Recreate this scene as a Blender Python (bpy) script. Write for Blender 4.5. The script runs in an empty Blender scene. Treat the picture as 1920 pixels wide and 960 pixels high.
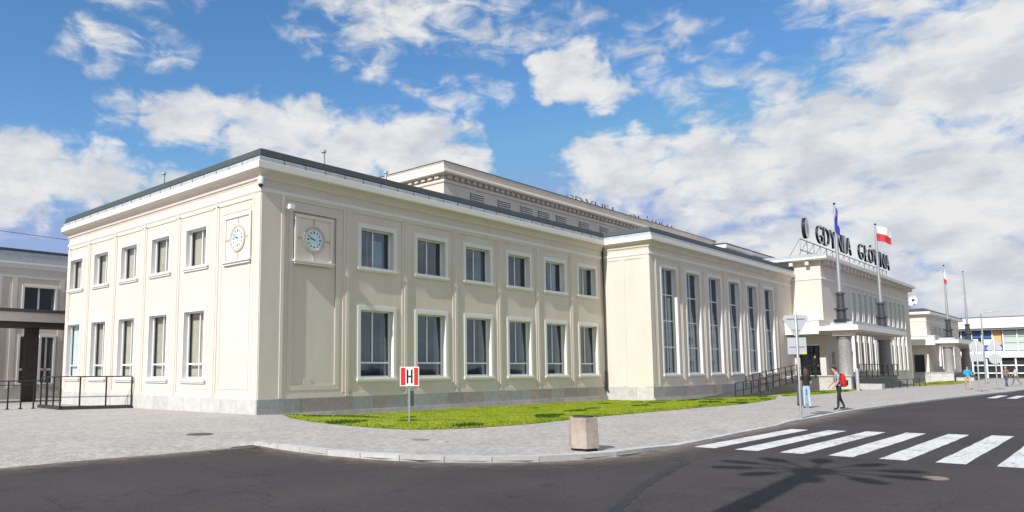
import bpy, bmesh, math, random
import numpy as np
from mathutils import Vector, Matrix

random.seed(11)
rng = np.random.default_rng(5)
scene = bpy.context.scene
COL = scene.collection
R = math.radians
PI = math.pi

# ------------------------------------------------------------------ camera
cam_d = bpy.data.cameras.new('camera')
cam = bpy.data.objects.new('camera', cam_d)
COL.objects.link(cam)
cam_d.sensor_fit = 'HORIZONTAL'
cam_d.sensor_width = 36.0
cam_d.lens = 36.0 * 1389.9 / 1920.0
cam_d.shift_x = (960 - 806.76) / 1920.0
cam_d.shift_y = (540.35 - 480) / 1920.0
cam_d.clip_start = 0.1
cam_d.clip_end = 5000
_r = Vector((0.68755207, -0.72612429, -0.00395871))
_u = Vector((-0.07589265, -0.07728094, 0.99411667))
_f = Vector((0.7221582, 0.68320654, 0.10824217))
M = Matrix.Identity(4)
for i in range(3):
    M[i][0], M[i][1], M[i][2] = _r[i], _u[i], -_f[i]
M[0][3], M[1][3], M[2][3] = -16.5273, -24.9250, 1.75
cam.matrix_world = M
scene.camera = cam

# ------------------------------------------------------------------ sun + exposure
SUN_EL = R(38.7)
SUN_AZ = R(5.0)                      # light runs along +x, turned 4.6 deg towards the long front
ldir = Vector((math.cos(SUN_EL) * math.cos(SUN_AZ), math.cos(SUN_EL) * math.sin(SUN_AZ), -math.sin(SUN_EL)))
sun_d = bpy.data.lights.new('sun', 'SUN')
sun_d.energy = 4.75
sun_d.angle = R(0.45)
sun_d.color = (1.0, 0.97, 0.93)
sun = bpy.data.objects.new('sun', sun_d)
COL.objects.link(sun)
sun.rotation_euler = ldir.to_track_quat('-Z', 'Y').to_euler()
sun.location = (-60, -10, 60)

scene.view_settings.view_transform = 'Standard'
scene.view_settings.look = 'None'
scene.view_settings.gamma = 1.0
scene.view_settings.use_curve_mapping = False
scene.view_settings.exposure = 0.12
scene.cycles.max_bounces = 6
scene.cycles.diffuse_bounces = 3
scene.cycles.glossy_bounces = 3
scene.cycles.transmission_bounces = 2
scene.cycles.transparent_max_bounces = 6

# ------------------------------------------------------------------ sky: Nishita + procedural clouds by compass direction
world = bpy.data.worlds.new('World')
scene.world = world
world.use_nodes = True
nt = world.node_tree
nt.nodes.clear()

def N(t, ty, **kw):
    n = t.nodes.new(ty)
    for k, v in kw.items():
        setattr(n, k, v)
    return n

def math_node(t, op, a, b=None, c=None, clamp=False):
    n = N(t, 'ShaderNodeMath', operation=op, use_clamp=clamp)
    for i, v in enumerate((a, b, c)):
        if v is None:
            continue
        if isinstance(v, (int, float)):
            n.inputs[i].default_value = v
        else:
            t.links.new(v, n.inputs[i])
    return n.outputs[0]

# (azimuth, elevation, half width, half height, weight) in degrees; weight under .8 = thin, torn cloud
CLOUDS = [
 (28.6,18.3,5.0,2.4,1.02),(35.0,18.0,6.0,2.7,1.12),(40.0,16.8,5.4,2.8,1.12),(45.3,17.2,5.2,3.0,1.2),(48.6,15.6,3.0,2.2,1.05),
 (17.5,13.6,5.0,3.0,1.12),(22.0,13.4,5.2,2.4,1.05),(26.3,13.0,3.6,1.6,.85),(14.0,11.6,6.0,3.0,1.1),
 (57.4,22.0,3.3,2.4,1.18),(59.8,20.6,3.4,1.7,1.0),
 (61.6,14.6,5.0,3.2,1.1),(69.0,13.6,8.0,4.6,1.0),(76.0,14.4,9.0,5.4,1.0),(84.2,18.6,8.6,5.8,1.02),(82.0,10.0,10.0,6.4,1.05),(75.4,8.3,7.6,3.4,.92),(85.0,4.8,6.4,3.6,1.15),(89.0,2.0,9.0,3.2,1.1),(95.0,14.0,9.0,9.0,1.0),
 (71.0,20.0,8.0,2.0,.52),(79.0,24.5,6.5,2.6,.80),
 (44.0,26.6,7.6,2.8,.86),(50.0,25.8,5.0,2.4,.72),(41.6,23.6,3.4,2.4,.62),(55.6,25.0,5.6,2.0,.58),(64.2,23.7,4.0,2.0,.62),(48.9,21.0,4.6,1.7,.60),
 (23.4,23.0,5.6,1.8,.62),(21.4,21.6,3.4,1.2,.60),(22.8,18.2,2.0,2.2,.60),(22.6,26.4,6.4,1.6,.66),(69.2,23.1,2.6,1.6,.52),(36.0,24.8,2.2,1.5,.56),
 (63.0,20.8,4.4,1.2,.58),
]
g = bpy.data.node_groups.new('cloud_density', 'ShaderNodeTree')
g.interface.new_socket('azel', in_out='INPUT', socket_type='NodeSocketVector')
g.interface.new_socket('density', in_out='OUTPUT', socket_type='NodeSocketFloat')
gi = N(g, 'NodeGroupInput'); go = N(g, 'NodeGroupOutput')
# warp the coordinates a little so the outlines billow
wn = N(g, 'ShaderNodeTexNoise', noise_dimensions='2D')
wn.inputs['Scale'].default_value = 0.30
wn.inputs['Detail'].default_value = 3
wn.inputs['Roughness'].default_value = 0.6
g.links.new(gi.outputs[0], wn.inputs['Vector'])
wsub = N(g, 'ShaderNodeVectorMath', operation='MULTIPLY_ADD'); wsub.inputs[1].default_value = (5.2, 2.8, 0); wsub.inputs[2].default_value = (-2.6, -1.4, 0)
g.links.new(wn.outputs['Color'], wsub.inputs[0])
wadd = N(g, 'ShaderNodeVectorMath', operation='ADD')
g.links.new(gi.outputs[0], wadd.inputs[0]); g.links.new(wsub.outputs[0], wadd.inputs[1])
acc = None
for (a, e, ra, re, s) in CLOUDS:
    mp = N(g, 'ShaderNodeVectorMath', operation='MULTIPLY_ADD')
    mp.inputs[1].default_value = (1 / ra, 1 / re, 0)
    mp.inputs[2].default_value = (-a / ra, -e / re, 0)
    g.links.new(wadd.outputs[0], mp.inputs[0])
    ln = N(g, 'ShaderNodeVectorMath', operation='DOT_PRODUCT')
    g.links.new(mp.outputs[0], ln.inputs[0]); g.links.new(mp.outputs[0], ln.inputs[1])
    s2 = s * 1.18 if s > .9 else s
    v = math_node(g, 'MULTIPLY_ADD', ln.outputs['Value'], -s2 * (.70 if s > .9 else .62), s2)
    acc = v if acc is None else math_node(g, 'MAXIMUM', acc, v)
# clouds out of view, cover thickened to whiten the fill light
sep = N(g, 'ShaderNodeSeparateXYZ'); g.links.new(gi.outputs[0], sep.inputs[0])
big = N(g, 'ShaderNodeTexNoise', noise_dimensions='2D')
big.inputs['Scale'].default_value = 0.055; big.inputs['Detail'].default_value = 2
g.links.new(gi.outputs[0], big.inputs['Vector'])
cov = N(g, 'ShaderNodeMapRange', interpolation_type='SMOOTHSTEP')
cov.inputs['From Min'].default_value = 0.34; cov.inputs['From Max'].default_value = 0.54
cov.inputs['To Max'].default_value = 1.05
g.links.new(big.outputs[0], cov.inputs['Value'])
offa = math_node(g, 'SUBTRACT', math_node(g, 'ABSOLUTE', math_node(g, 'SUBTRACT', sep.outputs[0], 50.0)), 39.0)
offe = math_node(g, 'SUBTRACT', sep.outputs[1], 28.5)
off = math_node(g, 'MULTIPLY', math_node(g, 'MAXIMUM', offa, offe), 0.15, clamp=True)
acc = math_node(g, 'MAXIMUM', acc, math_node(g, 'MULTIPLY', off, cov.outputs[0]))
fn = N(g, 'ShaderNodeTexNoise', noise_dimensions='2D')
fn.inputs['Scale'].default_value = 0.42; fn.inputs['Detail'].default_value = 7; fn.inputs['Roughness'].default_value = 0.56; fn.inputs['Distortion'].default_value = 0.35
st = N(g, 'ShaderNodeMapping'); st.inputs['Scale'].default_value = (.8, 1.7, 1); st.inputs['Rotation'].default_value = (0, 0, R(-12))
g.links.new(gi.outputs[0], st.inputs['Vector']); g.links.new(st.outputs[0], fn.inputs['Vector'])
nz = math_node(g, 'MULTIPLY_ADD', fn.outputs[0], 1.9, -.95)
nzm = math_node(g, 'MULTIPLY', math_node(g, 'MULTIPLY', nz, math_node(g, 'MULTIPLY', math_node(g, 'ADD', acc, .1), 1.5, clamp=True)), math_node(g, 'SUBTRACT', 1.25, math_node(g, 'MULTIPLY', acc, .35)))
den = math_node(g, 'ADD', acc, nzm)
g.links.new(den, go.inputs[0])

tc = N(nt, 'ShaderNodeTexCoord')
sx = N(nt, 'ShaderNodeSeparateXYZ'); nt.links.new(tc.outputs['Generated'], sx.inputs[0])
az = math_node(nt, 'MULTIPLY', math_node(nt, 'ARCTAN2', sx.outputs[0], sx.outputs[1]), 180 / PI)
el = math_node(nt, 'MULTIPLY', math_node(nt, 'ARCSINE', sx.outputs[2]), 180 / PI)
cmb = N(nt, 'ShaderNodeCombineXYZ'); nt.links.new(az, cmb.inputs[0]); nt.links.new(el, cmb.inputs[1])
d1 = N(nt, 'ShaderNodeGroup'); d1.node_tree = g; nt.links.new(cmb.outputs[0], d1.inputs[0])
alpha = N(nt, 'ShaderNodeMapRange', interpolation_type='SMOOTHSTEP')
alpha.inputs['From Min'].default_value = 0.20; alpha.inputs['From Max'].default_value = 1.08
nt.links.new(d1.outputs[0], alpha.inputs['Value'])
# billows: soft grey hollows inside the clouds
sh = N(nt, 'ShaderNodeTexNoise', noise_dimensions='2D'); sh.inputs['Scale'].default_value = .26; sh.inputs['Detail'].default_value = 4; sh.inputs['Roughness'].default_value = .55
shm = N(nt, 'ShaderNodeMapping'); shm.inputs['Scale'].default_value = (.8, 1.5, 1); shm.inputs['Location'].default_value = (7.3, 2.1, 0)
nt.links.new(cmb.outputs[0], shm.inputs['Vector']); nt.links.new(shm.outputs[0], sh.inputs['Vector'])
lit = N(nt, 'ShaderNodeMapRange'); lit.inputs['From Min'].default_value = .32; lit.inputs['From Max'].default_value = .62
nt.links.new(sh.outputs[0], lit.inputs['Value'])
lit = lit.outputs[0]
ccol = N(nt, 'ShaderNodeMix', data_type='RGBA')
ccol.inputs['A'].default_value = (3.6, 3.85, 4.25, 1)
ccol.inputs['B'].default_value = (5.1, 5.1, 5.1, 1)
nt.links.new(lit, ccol.inputs['Factor'])
sky = N(nt, 'ShaderNodeTexSky', sky_type='NISHITA', sun_disc=False)
sky.sun_elevation = SUN_EL
sky.sun_rotation = R(265.4)
sky.altitude = 0
sky.air_density = 1.0
sky.dust_density = 0.6
sky.ozone_density = 2.0
sat = N(nt, 'ShaderNodeHueSaturation')
sat.inputs['Saturation'].default_value = 1.25
sat.inputs['Value'].default_value = 1.0
nt.links.new(sky.outputs[0], sat.inputs['Color'])
mixs = N(nt, 'ShaderNodeMix', data_type='RGBA')
nt.links.new(alpha.outputs[0], mixs.inputs['Factor'])
hz = N(nt, 'ShaderNodeVectorMath', operation='MINIMUM'); hz.inputs[1].default_value = (1.95, 2.62, 4.4)   # pale blue haze above the horizon
nt.links.new(sat.outputs[0], hz.inputs[0]); nt.links.new(hz.outputs[0], mixs.inputs['A']); nt.links.new(ccol.outputs['Result'], mixs.inputs['B'])
bg = N(nt, 'ShaderNodeBackground'); bg.inputs['Strength'].default_value = 0.15
nt.links.new(mixs.outputs['Result'], bg.inputs['Color'])
wo = N(nt, 'ShaderNodeOutputWorld'); nt.links.new(bg.outputs[0], wo.inputs['Surface'])
world.cycles.sampling_method = 'MANUAL'
world.cycles.sample_map_resolution = 512

# ------------------------------------------------------------------ materials
MAT = {}
def material(name, color, rough=0.8, var=0.08, scale=3.0, bump=0.0, bscale=40.0, metal=0.0, spec=0.4, space='Position', var2=None, rnd=0.0, streak=False):
    m = bpy.data.materials.new(name); m.use_nodes = True
    t = m.node_tree; b = t.nodes['Principled BSDF']
    b.inputs['Roughness'].default_value = rough
    b.inputs['Metallic'].default_value = metal
    b.inputs['Specular IOR Level'].default_value = spec
    if space == 'Position':
        geo = N(t, 'ShaderNodeNewGeometry'); vec = geo.outputs['Position']
    else:
        tcn = N(t, 'ShaderNodeTexCoord'); vec = tcn.outputs['Object']
    if streak:
        mp = N(t, 'ShaderNodeMapping'); mp.inputs['Scale'].default_value = (1, 1, 0.18)
        t.links.new(vec, mp.inputs['Vector']); svec = mp.outputs[0]
    else:
        svec = vec
    n1 = N(t, 'ShaderNodeTexNoise'); n1.inputs['Scale'].default_value = scale; n1.inputs['Detail'].default_value = 6; n1.inputs['Roughness'].default_value = .6
    t.links.new(svec, n1.inputs['Vector'])
    mr = N(t, 'ShaderNodeMapRange'); mr.inputs['From Min'].default_value = .25; mr.inputs['From Max'].default_value = .75
    mr.inputs['To Min'].default_value = 1 - var; mr.inputs['To Max'].default_value = 1 + var
    t.links.new(n1.outputs[0], mr.inputs['Value'])
    fac = mr.outputs[0]
    if rnd:
        oi = N(t, 'ShaderNodeObjectInfo')
        fac = math_node(t, 'MULTIPLY', fac, math_node(t, 'ADD', math_node(t, 'MULTIPLY', oi.outputs['Random'], 2 * rnd), 1 - rnd))
    vm = N(t, 'ShaderNodeVectorMath', operation='SCALE')
    if var2 is not None:
        mx = N(t, 'ShaderNodeMix', data_type='RGBA')
        mx.inputs['A'].default_value = (*color, 1); mx.inputs['B'].default_value = (*var2, 1)
        if rnd:
            oi2 = N(t, 'ShaderNodeObjectInfo')
            w = N(t, 'ShaderNodeTexWhiteNoise', noise_dimensions='1D'); t.links.new(oi2.outputs['Random'], w.inputs['W'])
            pw = math_node(t, 'POWER', w.outputs[0], 2.2)
            t.links.new(pw, mx.inputs['Factor'])
        else:
            n3 = N(t, 'ShaderNodeTexNoise'); n3.inputs['Scale'].default_value = scale * .35; n3.inputs['Detail'].default_value = 4
            t.links.new(vec, n3.inputs['Vector'])
            r3 = N(t, 'ShaderNodeMapRange', interpolation_type='SMOOTHSTEP'); r3.inputs['From Min'].default_value = .4; r3.inputs['From Max'].default_value = .65
            t.links.new(n3.outputs[0], r3.inputs['Value']); t.links.new(r3.outputs[0], mx.inputs['Factor'])
        t.links.new(mx.outputs['Result'], vm.inputs[0])
    else:
        vm.inputs[0].default_value = color
    t.links.new(fac, vm.inputs['Scale'])
    t.links.new(vm.outputs[0], b.inputs['Base Color'])
    if bump:
        n2 = N(t, 'ShaderNodeTexNoise'); n2.inputs['Scale'].default_value = bscale; n2.inputs['Detail'].default_value = 4
        t.links.new(vec, n2.inputs['Vector'])
        bp = N(t, 'ShaderNodeBump'); bp.inputs['Strength'].default_value = bump; bp.inputs['Distance'].default_value = .02
        t.links.new(n2.outputs[0], bp.inputs['Height']); t.links.new(bp.outputs[0], b.inputs['Normal'])
    MAT[name] = m
    return m

material('plaster', (.68, .612, .54), .9, .05, 1.1, 1.0, 45, streak=True, var2=(.66, .592, .52))
material('trim_plaster', (.74, .68, .59), .85, .04, 2.0, .12, 40)
material('white_trim', (.745, .725, .685), .7, .03, 3.0, .05, 40)
material('fascia_white', (.78, .75, .695), .75, .03, 2.0, .05, 30)
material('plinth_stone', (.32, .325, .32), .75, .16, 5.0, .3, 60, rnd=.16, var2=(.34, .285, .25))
material('plinth_pale', (.50, .49, .465), .8, .14, 3.0, .2, 60, rnd=.06)  # paler plinth copy, sunlight on the end faces put into its colour
material('step_stone', (.42, .40, .375), .85, .16, 3.0, .3, 60, rnd=.10)
material('zinc', (.46, .50, .52), .5, .14, 4.0, .1, 30, metal=.2)
material('roof_metal', (.065, .08, .082), .6, .2, 5.0, .2, 30, metal=.2)
material('roof_felt', (.12, .12, .12), .95, .2, 2.0, .3, 30)
material('upvc', (.80, .81, .82), .35, .02, 3.0)
material('interior', (.018, .021, .03), .9, .2, 1.0)
material('curtain', (.46, .43, .34), .9, .12, 3.0, 0, 30, rnd=.15)
material('blind_and_reflection', (.62, .70, .69), .8, .05, 2.0)  # serves real blinds and a painted pane reflection
material('black_metal', (.018, .019, .021), .45, .2, 5.0, spec=.5)
material('dark_pipe', (.035, .036, .038), .5, .2, 5.0)
material('galvanised', (.46, .48, .50), .42, .10, 8.0, metal=.65, space='Object')
material('sign_back', (.47, .49, .50), .5, .08, 4.0, metal=.25, space='Object')
material('granite_dark', (.045, .045, .048), .35, .25, 12.0, .05, 60)
material('granite_column', (.27, .26, .25), .55, .30, 9.0, .1, 60)
material('asphalt_base', (.07, .067, .066), .95, .1, 1.0)
material('kerb', (.46, .455, .44), .85, .15, 4.0, .3, 60, rnd=.10)
material('paint_white', (.60, .60, .59), .75, .10, 2.5, .2, 80)
material('concrete_bin', (.42, .355, .295), .9, .20, 7.0, .6, 60, space='Object', var2=(.34, .275, .225))
material('ground_soil', (.10, .10, .09), .95, .2, .2)
material('soil_grass', (.24, .30, .03), .95, .35, 1.6)
material('manhole', (.10, .09, .085), .6, .3, 30, .6, 60, metal=.4)
material('manhole_red', (.24, .19, .165), .75, .2, 10, .4, 60)
material('sign_white', (.82, .82, .80), .4, .02, 4)
material('sign_red', (.72, .03, .03), .4, .03, 4)
material('sign_black', (.015, .015, .015), .4, .03, 4)
material('sign_green', (.02, .22, .05), .4, .03, 4)
material('sign_yellow', (.75, .60, .05), .5, .03, 4)
material('letter_side', (.012, .012, .014), .4, .05, 4)
material('letter_front', (.60, .62, .66), .4, .1, 4)
material('flag_white', (.80, .79, .77), .9, .05, 8)
material('flag_red', (.62, .045, .05), .9, .06, 8)
material('flag_blue', (.025, .045, .30), .9, .06, 8)
material('flag_yellow', (.75, .55, .05), .9, .06, 8)
material('clock_face', (.58, .74, .82), .25, .03, 6, space='Object')
material('clock_ring', (.52, .44, .37), .7, .08, 8, space='Object')
material('clock_dark', (.03, .05, .09), .5, .05, 6)
material('camera_white', (.82, .82, .82), .35, .02, 6)
material('rubber', (.02, .02, .02), .8, .1, 6)
material('modern_white', (.76, .755, .735), .6, .03, 1.0)
material('modern_blue', (.05, .13, .34), .4, .06, 2.0)
material('modern_orange', (.70, .42, .19), .5, .06, 2.0)
material('modern_pane', (.48, .56, .53), .12, .08, .6, spec=.6)
material('modern_dark', (.03, .035, .04), .15, .2, .6, spec=.5)
material('column_beige', (.50, .43, .34), .85, .08, 3)
material('canopy_dark', (.05, .042, .037), .8, .2, 3)
material('cable', (.03, .035, .05), .7, .1, 3)
material('satellite_dish', (.75, .74, .72), .5, .05, 3)
for nm, c in (('skin', (.50, .29, .20)), ('hair_dark', (.025, .018, .014)), ('hair_brown', (.11, .055, .032)), ('hair_grey', (.34, .32, .30)),
              ('cloth_black', (.018, .018, .021)), ('jeans_light', (.36, .50, .70)), ('jeans_blue', (.05, .09, .19)), ('trousers_dark', (.022, .023, .030)),
              ('shirt_plaid', (.17, .18, .24)), ('jacket_blue', (.02, .36, .75)), ('trousers_beige', (.46, .37, .25)), ('shirt_brown', (.22, .16, .12)),
              ('shirt_pale', (.52, .53, .60)), ('backpack_red', (.60, .012, .02)), ('cloth_grey', (.16, .16, .17)), ('shoe_dark', (.02, .02, .02)), ('bag_grey', (.12, .125, .13))):
    material(nm, c, .85, .18, 14, .15, 60, space='Object')

# plaid shirt pattern: woven check colours
def plaid():
    m = MAT['shirt_plaid']; t = m.node_tree; b = t.nodes['Principled BSDF']
    tcn = N(t, 'ShaderNodeTexCoord')
    w1 = N(t, 'ShaderNodeTexWave', bands_direction='Z'); w1.inputs['Scale'].default_value = 5
    w2 = N(t, 'ShaderNodeTexWave', bands_direction='X'); w2.inputs['Scale'].default_value = 5
    t.links.new(tcn.outputs['Object'], w1.inputs[0]); t.links.new(tcn.outputs['Object'], w2.inputs[0])
    mx = N(t, 'ShaderNodeMix', data_type='RGBA')
    mx.inputs['A'].default_value = (.12, .13, .20, 1); mx.inputs['B'].default_value = (.46, .45, .50, 1)
    t.links.new(math_node(t, 'MULTIPLY', math_node(t, 'ADD', w1.outputs[0], w2.outputs[0]), .5), mx.inputs['Factor'])
    t.links.new(mx.outputs['Result'], b.inputs['Base Color'])
plaid()

def glass_mat(name, tint, ior=1.75):
    m = bpy.data.materials.new(name); m.use_nodes = True; t = m.node_tree; t.nodes.clear()
    o = N(t, 'ShaderNodeOutputMaterial'); mx = N(t, 'ShaderNodeMixShader')
    tr = N(t, 'ShaderNodeBsdfTransparent'); tr.inputs[0].default_value = (*tint, 1)
    gl = N(t, 'ShaderNodeBsdfGlossy'); gl.inputs['Roughness'].default_value = .02; gl.inputs['Color'].default_value = (.72, .86, 1, 1)
    # panes are never perfectly flat
    geo = N(t, 'ShaderNodeNewGeometry'); nz_ = N(t, 'ShaderNodeTexNoise'); nz_.inputs['Scale'].default_value = .9; nz_.inputs['Detail'].default_value = 1
    t.links.new(geo.outputs['Position'], nz_.inputs['Vector'])
    bp = N(t, 'ShaderNodeBump'); bp.inputs['Strength'].default_value = .12; bp.inputs['Distance'].default_value = .03
    t.links.new(nz_.outputs[0], bp.inputs['Height']); t.links.new(bp.outputs[0], gl.inputs['Normal'])
    # reflectance by angle (Schlick), the same from either side of the pane
    dt = N(t, 'ShaderNodeVectorMath', operation='DOT_PRODUCT'); t.links.new(geo.outputs['Normal'], dt.inputs[0]); t.links.new(geo.outputs['Incoming'], dt.inputs[1])
    f0 = ((ior - 1) / (ior + 1)) ** 2
    om = math_node(t, 'SUBTRACT', 1.0, math_node(t, 'ABSOLUTE', dt.outputs['Value']))
    frs = math_node(t, 'ADD', math_node(t, 'MULTIPLY', math_node(t, 'POWER', om, 5.0), 1 - f0), f0)
    t.links.new(frs, mx.inputs[0]); t.links.new(tr.outputs[0], mx.inputs[1]); t.links.new(gl.outputs[0], mx.inputs[2])
    t.links.new(mx.outputs[0], o.inputs[0]); MAT[name] = m
glass_mat('glass', (.46, .56, .70), 2.15)
glass_mat('glass_clear', (.92, .94, .93), 1.5)
glass_mat('glass_tall', (.62, .68, .70), 2.3)

def pavement_mat():
    m = bpy.data.materials.new('granite_setts'); m.use_nodes = True; t = m.node_tree; b = t.nodes['Principled BSDF']
    b.inputs['Roughness'].default_value = .85
    geo = N(t, 'ShaderNodeNewGeometry')
    v = N(t, 'ShaderNodeTexVoronoi', feature='F1', voronoi_dimensions='2D'); v.inputs['Scale'].default_value = 8.5; v.inputs['Randomness'].default_value = .55
    ve = N(t, 'ShaderNodeTexVoronoi', feature='DISTANCE_TO_EDGE', voronoi_dimensions='2D'); ve.inputs['Scale'].default_value = 8.5; ve.inputs['Randomness'].default_value = .55
    n0 = N(t, 'ShaderNodeTexNoise'); n0.inputs['Scale'].default_value = .55; n0.inputs['Detail'].default_value = 6
    n1 = N(t, 'ShaderNodeTexNoise'); n1.inputs['Scale'].default_value = 60; n1.inputs['Detail'].default_value = 3
    for n in (v, ve, n0, n1): t.links.new(geo.outputs['Position'], n.inputs['Vector'])
    sepc = N(t, 'ShaderNodeSeparateColor'); t.links.new(v.outputs['Color'], sepc.inputs[0])
    tone = math_node(t, 'ADD', math_node(t, 'MULTIPLY', sepc.outputs[0], .32), .80)
    tone = math_node(t, 'MULTIPLY', tone, math_node(t, 'ADD', math_node(t, 'MULTIPLY', n0.outputs[0], .34), .83))
    tone = math_node(t, 'MULTIPLY', tone, math_node(t, 'ADD', math_node(t, 'MULTIPLY', n1.outputs[0], .3), .85))
    jr = N(t, 'ShaderNodeMapRange', interpolation_type='SMOOTHSTEP'); jr.inputs['From Min'].default_value = .03; jr.inputs['From Max'].default_value = .13
    jr.inputs['To Min'].default_value = .72; jr.inputs['To Max'].default_value = 1
    t.links.new(ve.outputs['Distance'], jr.inputs['Value'])
    tone = math_node(t, 'MULTIPLY', tone, jr.outputs[0])
    mx = N(t, 'ShaderNodeMix', data_type='RGBA'); mx.inputs['A'].default_value = (.425, .40, .368, 1); mx.inputs['B'].default_value = (.395, .378, .357, 1)
    t.links.new(sepc.outputs[1], mx.inputs['Factor'])
    vm = N(t, 'ShaderNodeVectorMath', operation='SCALE'); t.links.new(mx.outputs['Result'], vm.inputs[0]); t.links.new(tone, vm.inputs['Scale'])
    t.links.new(vm.outputs[0], b.inputs['Base Color'])
    bp = N(t, 'ShaderNodeBump'); bp.inputs['Strength'].default_value = .5; bp.inputs['Distance'].default_value = .012
    t.links.new(jr.outputs[0], bp.inputs['Height']); t.links.new(bp.outputs[0], b.inputs['Normal'])
    MAT['setts'] = m
pavement_mat()

def asphalt_mat():
    m = bpy.data.materials.new('asphalt'); m.use_nodes = True; t = m.node_tree; b = t.nodes['Principled BSDF']
    b.inputs['Roughness'].default_value = .85
    b.inputs['Specular IOR Level'].default_value = .25
    geo = N(t, 'ShaderNodeNewGeometry')
    a = N(t, 'ShaderNodeTexNoise'); a.inputs['Scale'].default_value = .35; a.inputs['Detail'].default_value = 7; a.inputs['Roughness'].default_value = .6
    f = N(t, 'ShaderNodeTexNoise'); f.inputs['Scale'].default_value = 70; f.inputs['Detail'].default_value = 4
    s = N(t, 'ShaderNodeTexVoronoi', feature='F1'); s.inputs['Scale'].default_value = 55
    sp = N(t, 'ShaderNodeTexNoise'); sp.inputs['Scale'].default_value = 2.2; sp.inputs['Detail'].default_value = 3
    mp = N(t, 'ShaderNodeMapping'); mp.inputs['Scale'].default_value = (.25, 1.2, 1); mp.inputs['Rotation'].default_value = (0, 0, R(8))
    t.links.new(geo.outputs['Position'], mp.inputs['Vector'])
    tr = N(t, 'ShaderNodeTexNoise'); tr.inputs['Scale'].default_value = .7; tr.inputs['Detail'].default_value = 5; t.links.new(mp.outputs[0], tr.inputs['Vector'])
    for n in (a, f, s, sp): t.links.new(geo.outputs['Position'], n.inputs['Vector'])
    tone = math_node(t, 'ADD', math_node(t, 'MULTIPLY', a.outputs[0], .8), .58)
    tone = math_node(t, 'MULTIPLY', tone, math_node(t, 'ADD', math_node(t, 'MULTIPLY', tr.outputs[0], .36), .82))
    tone = math_node(t, 'MULTIPLY', tone, math_node(t, 'ADD', math_node(t, 'MULTIPLY', f.outputs[0], .9), .55))
    sc = N(t, 'ShaderNodeSeparateColor'); t.links.new(s.outputs['Color'], sc.inputs[0])
    speck = math_node(t, 'MULTIPLY', math_node(t, 'POWER', sc.outputs[0], 9.0), .9)
    tone = math_node(t, 'ADD', tone, speck)
    # hairline cracks
    wv = N(t, 'ShaderNodeTexNoise'); wv.inputs['Scale'].default_value = 1.1; wv.inputs['Detail'].default_value = 5; t.links.new(geo.outputs['Position'], wv.inputs['Vector'])
    wa = N(t, 'ShaderNodeVectorMath', operation='MULTIPLY_ADD'); wa.inputs[1].default_value = (1.6, 1.6, 0); t.links.new(wv.outputs['Color'], wa.inputs[0]); t.links.new(geo.outputs['Position'], wa.inputs[2])
    ck = N(t, 'ShaderNodeTexVoronoi', feature='DISTANCE_TO_EDGE', voronoi_dimensions='2D'); ck.inputs['Scale'].default_value = .22; t.links.new(wa.outputs[0], ck.inputs['Vector'])
    cr_ = N(t, 'ShaderNodeMapRange', interpolation_type='SMOOTHSTEP'); cr_.inputs['From Min'].default_value = .001; cr_.inputs['From Max'].default_value = .006; cr_.inputs['To Min'].default_value = .62; cr_.inputs['To Max'].default_value = 1
    t.links.new(ck.outputs['Distance'], cr_.inputs['Value']); tone = math_node(t, 'MULTIPLY', tone, cr_.outputs[0])
    # repair patches and oil marks with edges of their own
    pv_ = N(t, 'ShaderNodeTexVoronoi', feature='F1', voronoi_dimensions='2D'); pv_.inputs['Scale'].default_value = .16; t.links.new(geo.outputs['Position'], pv_.inputs['Vector'])
    pc_ = N(t, 'ShaderNodeSeparateColor'); t.links.new(pv_.outputs['Color'], pc_.inputs[0])
    tone = math_node(t, 'MULTIPLY', tone, math_node(t, 'ADD', math_node(t, 'MULTIPLY', pc_.outputs[0], .16), .92))
    ol = N(t, 'ShaderNodeTexNoise'); ol.inputs['Scale'].default_value = 1.3; ol.inputs['Detail'].default_value = 3; t.links.new(geo.outputs['Position'], ol.inputs['Vector'])
    om_ = N(t, 'ShaderNodeMapRange', interpolation_type='SMOOTHSTEP'); om_.inputs['From Min'].default_value = .63; om_.inputs['From Max'].default_value = .74; om_.inputs['To Min'].default_value = 1; om_.inputs['To Max'].default_value = .72
    t.links.new(ol.outputs[0], om_.inputs['Value']); tone = math_node(t, 'MULTIPLY', tone, om_.outputs[0])
    mx = N(t, 'ShaderNodeMix', data_type='RGBA'); mx.inputs['A'].default_value = (.044, .040, .040, 1); mx.inputs['B'].default_value = (.051, .0445, .0425, 1)
    t.links.new(sp.outputs[0], mx.inputs['Factor'])
    vm = N(t, 'ShaderNodeVectorMath', operation='SCALE'); t.links.new(mx.outputs['Result'], vm.inputs[0]); t.links.new(tone, vm.inputs['Scale'])
    t.links.new(vm.outputs[0], b.inputs['Base Color'])
    bp = N(t, 'ShaderNodeBump'); bp.inputs['Strength'].default_value = .5; bp.inputs['Distance'].default_value = .01
    t.links.new(f.outputs[0], bp.inputs['Height']); t.links.new(bp.outputs[0], b.inputs['Normal'])
    MAT['asphalt'] = m
asphalt_mat()
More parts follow.
